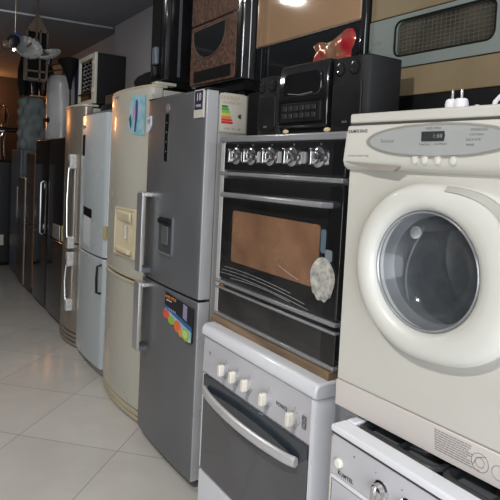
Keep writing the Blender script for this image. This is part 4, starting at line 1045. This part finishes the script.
# far end: black cabinet with two curved-frame chairs on top
C = thing('black_cabinet', 'matte black cabinet with a small white paper, at the far end of the row', 'cabinet', (1.2, 8.95, 0))
obj('cabinet_body', BX(.62, 1.75, 8.62, 9.8, 0, 1.52), 'black_matte', C, bevel=.01)
for (a, b_) in ((.64, 1.17), (1.19, 1.73)):
    d_ = obj('door', BX(a, b_, 8.60, 8.622, .04, 1.5), 'black_satin', C, bevel=.004)
    obj('door_handle', BX(b_ - .05, b_ - .03, 8.58, 8.6, .7, .9), 'satin', d_, bevel=.003)
obj('paper_notice', BX(1.23, 1.37, 8.594, 8.599, .30, .45), 'paper', C, label='small white paper')
for i, (cx, cy, zz) in enumerate(((.97, 8.86, 1.523), (1.46, 8.86, 1.523), (1.30, 9.50, 1.523))):
    C = thing('dining_chair', ('dark curved-frame chair at the near end of the black cabinet top', 'dark chair with bright metal frame beside the tufted pouf', 'dark chair standing behind the other two on the black cabinet')[i], 'chair', (cx, cy, zz), .0, local=True, group='chairs stored on the black cabinet')
    for sy in (-1, 1):
        bm = B(); tube(bm, [(.17, .19 * sy, 0), (.15, .2 * sy, .25), (.17, .2 * sy, .44), (.2, .2 * sy, .70), (.16, .17 * sy, .86), (.12, .08 * sy, .90)], .013, 8); obj('back_frame', bm, 'chrome', C)
        bm = B(); tube(bm, [(-.19, .19 * sy, 0), (-.18, .2 * sy, .30), (-.10, .2 * sy, .43), (.15, .2 * sy, .44)], .013, 8); obj('leg', bm, 'chrome', C)
    obj('seat', BX(-.2, .19, -.2, .2, .435, .475), 'black_gloss', C, bevel=.015, seg=3)
    bm = B(); prism_x(bm, rrect(-.17, .17, .56, .86, .08, 6), .165, .20); obj('backrest', bm, 'black_gloss', C, bevel=.01)

# ------------------------------------------------------------------ hanging things at the ceiling
C = thing('hanging_lantern', 'old wooden lattice lantern hanging from the ceiling beyond the fluted shades', 'lantern', (1.21, 6.0, 2.36))
cx, cy = 1.22, 6.0; w2, d2 = .098, .05; zA, zB = 2.36, 2.86
for (dx, dy) in ((-1, -1), (1, -1), (-1, 1), (1, 1), (.3, -1)):
    obj('post', BX(cx + dx * w2 - .008, cx + dx * w2 + .008, cy + dy * d2 - .008, cy + dy * d2 + .008, zA, zB), 'lattice', C)
for z in (zA, 2.44, 2.62, zB - .02):
    bm = B(); box(bm, cx - w2, cx + w2, cy - d2 - .008, cy - d2 + .006, z, z + .018); obj('rail', bm, 'lattice', C)
    bm = B(); box(bm, cx - w2, cx + w2, cy + d2 - .006, cy + d2 + .008, z, z + .018); obj('rail', bm, 'lattice', C)
obj('dark_panel', BX(cx - w2 + .008, cx + w2 - .008, cy - .02, cy + .02, zA + .01, zB - .01), 'black_matte', C)
bm = B(); prism_y(bm, [(cx - w2, zB), (cx + w2, zB), (cx + .03, zB + .12), (cx, zB + .17), (cx - .03, zB + .12)], cy - d2, cy + d2); obj('canopy', bm, 'lattice', C)
bm = B(); cyl(bm, (cx, cy, zB + .16), (cx, cy, ZC), .005, seg=8); obj('chain', bm, 'black_satin', C)

C = thing('ceiling_lamp', 'ceiling lamp with two fluted milky shades, in front of the wooden lantern', 'lamp', (1.02, 5.0, 2.40))
def shell(c, r, h, tilt, m, n=108, flute=.035):
    bm = B(); R = []
    q = Matrix.Rotation(tilt[0], 3, 'X') @ Matrix.Rotation(tilt[1], 3, 'Y')
    for k_ in range(9):
        t = k_ / 8; rad = r * math.sin(t * PI / 2) ** .8 + .004
        R.append([bm.verts.new(Vector(c) + q @ Vector((rad * (1 + flute * t * math.cos(i * 18 * 2 * PI / n)) * math.cos(2 * PI * i / n), rad * (1 + flute * t * math.cos(i * 18 * 2 * PI / n)) * math.sin(2 * PI * i / n), -h * math.cos(t * PI / 2)))) for i in range(n)])
    for a, b in zip(R, R[1:]):
        for i in range(n): bm.faces.new((a[i], a[(i + 1) % n], b[(i + 1) % n], b[i]))
    bmesh.ops.solidify(bm, geom=bm.faces[:], thickness=.004)
    return bm
obj('fluted_shade', shell((.955, 5.0, 2.505), .115, .07, (.95, .1), 'fluted'), 'fluted', C)
obj('fluted_shade', shell((1.115, 5.02, 2.485), .105, .05, (.35, -.35), 'fluted'), 'fluted', C)
bm = B(); tube(bm, [(.955, 5.03, 2.51), (1.0, 5.1, 2.56), (1.04, 5.1, 2.62), (1.04, 5.1, ZC)], .009, 8); obj('stem', bm, 'brownmetal', C)
bm = B(); tube(bm, [(1.115, 5.03, 2.46), (1.08, 5.08, 2.52), (1.04, 5.1, 2.60)], .008, 8); obj('arm', bm, 'brownmetal', C)
bm = B(); lathe(bm, (1.04, 5.1, ZC - .04), (0, 0, 1), [(.02, 0), (.05, .025), (.055, .04)], 20); obj('ceiling_cup', bm, 'brownmetal', C)

C = thing('spot_lamp', 'small dark hanging spotlight cluster with a blue cap and one lit bulb', 'lamp', (.83, 5.0, 2.45))
bm = B(); lathe(bm, (.835, 5.0, 2.53), (-.4, 0, -.6), [(.02, -.06), (.045, -.03), (.05, .02), (.04, .06)], 20); obj('lamp_head', bm, 'black_satin', C)
bm = B(); lathe(bm, (.86, 5.0, 2.575), (.5, 0, -.1), [(.02, -.03), (.028, 0), (.022, .03)], 18); obj('blue_cap', bm, flat('navy_enamel', (.02, .04, .12), .3), C)
bm = B(); lathe(bm, (.80, 5.0, 2.50), (-.9, 0, -.25), [(.03, -.02), (.04, .01), (.035, .05)], 18); obj('lamp_head', bm, 'brownmetal', C)
bm = B(); bmesh.ops.create_icosphere(bm, subdivisions=2, radius=.011, matrix=Matrix.Translation((.836, 4.97, 2.455))); obj('bulb', bm, mat('lit_bulb', (1, .93, .8), .4, emit=6), C)
bm = B(); cyl(bm, (.85, 5.0, 2.58), (.85, 5.0, ZC), .006, seg=8); obj('stem', bm, 'brownmetal', C)

# ------------------------------------------------------------------ lamps and daylight
def area(name, loc, rot, sx, sy, power, col):
    l = bpy.data.lights.new(name, 'AREA'); l.shape = 'RECTANGLE'; l.size = sx; l.size_y = sy; l.energy = power; l.color = col
    o = bpy.data.objects.new(name, l); COL.objects.link(o); o.location = loc; o.rotation_euler = rot; return o
# daylight through the shop front behind the camera
area('shopfront_daylight', (-.5, YF + .02, 1.30), (math.radians(90), 0, 0), 4.0, 2.4, 150, (.93, .96, 1.0))
def lamp(label, x, y, power, col=(1, .96, .90)):
    C = thing('ceiling_downlight', label, 'lamp', (x, y, ZC - .03))
    bm = B(); lathe(bm, (x, y, ZC - .03), (0, 0, 1), [(.10, 0), (.115, .004), (.115, .03)], 32); obj('housing', bm, 'pipe', C)
    bm = B(); lathe(bm, (x, y, ZC - .033), (0, 0, 1), [(.09, 0), (.09, .002)], 32); obj('diffuser', bm, mat('lit_diffuser', (1, .97, .92), .4, emit=18), C)
    l = bpy.data.lights.new('downlight', 'AREA'); l.shape = 'DISK'; l.size = .16; l.energy = power; l.color = col
    o = bpy.data.objects.new('downlight', l); COL.objects.link(o); o.location = (x, y, ZC - .036); o.parent = None
lamp('round lit ceiling downlight above the aisle opposite the black oven', .02, 4.0, 18)
lamp('added second ceiling downlight near the shop front', -.7, .9, 58)  # unseen lamp added to light the nearer things from above
# warm lamp low at the back wall
l = bpy.data.lights.new('warm_back_lamp', 'AREA'); l.shape = 'RECTANGLE'; l.size = .25; l.size_y = .25; l.energy = 5; l.color = (1, .42, .14)
o = bpy.data.objects.new('warm_back_lamp', l); COL.objects.link(o); o.location = (.35, YB - .9, 2.3); o.rotation_euler = (math.radians(-95), 0, 0)
l = bpy.data.lights.new('warm_wall_lamp', 'POINT'); l.energy = 16; l.color = (1, .36, .10); l.shadow_soft_size = .05
o = bpy.data.objects.new('warm_wall_lamp', l); COL.objects.link(o); o.location = (1.3, YB - .30, 2.72)

w = bpy.data.worlds.new('daylight'); sc.world = w; w.use_nodes = True
bg = w.node_tree.nodes['Background']; bg.inputs[0].default_value = (.75, .85, 1.0, 1); bg.inputs[1].default_value = 0.9

# ------------------------------------------------------------------ camera
F, PIt, RO_, YAW = 554.0, math.radians(3.2), math.radians(2.8), math.radians(33)
h = Vector((math.sin(YAW), math.cos(YAW), 0)); fwd = h * math.cos(PIt) + Vector((0, 0, -math.sin(PIt)))
right = Vector((math.cos(YAW), -math.sin(YAW), 0)); up_ = h * math.sin(PIt) + Vector((0, 0, math.cos(PIt)))
r_ = math.cos(RO_) * right + math.sin(RO_) * up_; u_ = -math.sin(RO_) * right + math.cos(RO_) * up_
cam = bpy.data.cameras.new('camera'); co = bpy.data.objects.new('camera', cam); COL.objects.link(co)
cam.sensor_width = 36; cam.lens = F / 500 * 36; cam.shift_y = -0.1; cam.clip_end = 60; cam.clip_start = .02
mw = Matrix((( r_.x, u_.x, -fwd.x, 0), (r_.y, u_.y, -fwd.y, 0), (r_.z, u_.z, -fwd.z, 1.57), (0, 0, 0, 1)))
co.matrix_world = mw
sc.camera = co
sc.view_settings.view_transform = 'Standard'; sc.view_settings.look = 'None'; sc.view_settings.exposure = 0.14; sc.view_settings.gamma = 1.0
sc.view_settings.use_curve_mapping = False
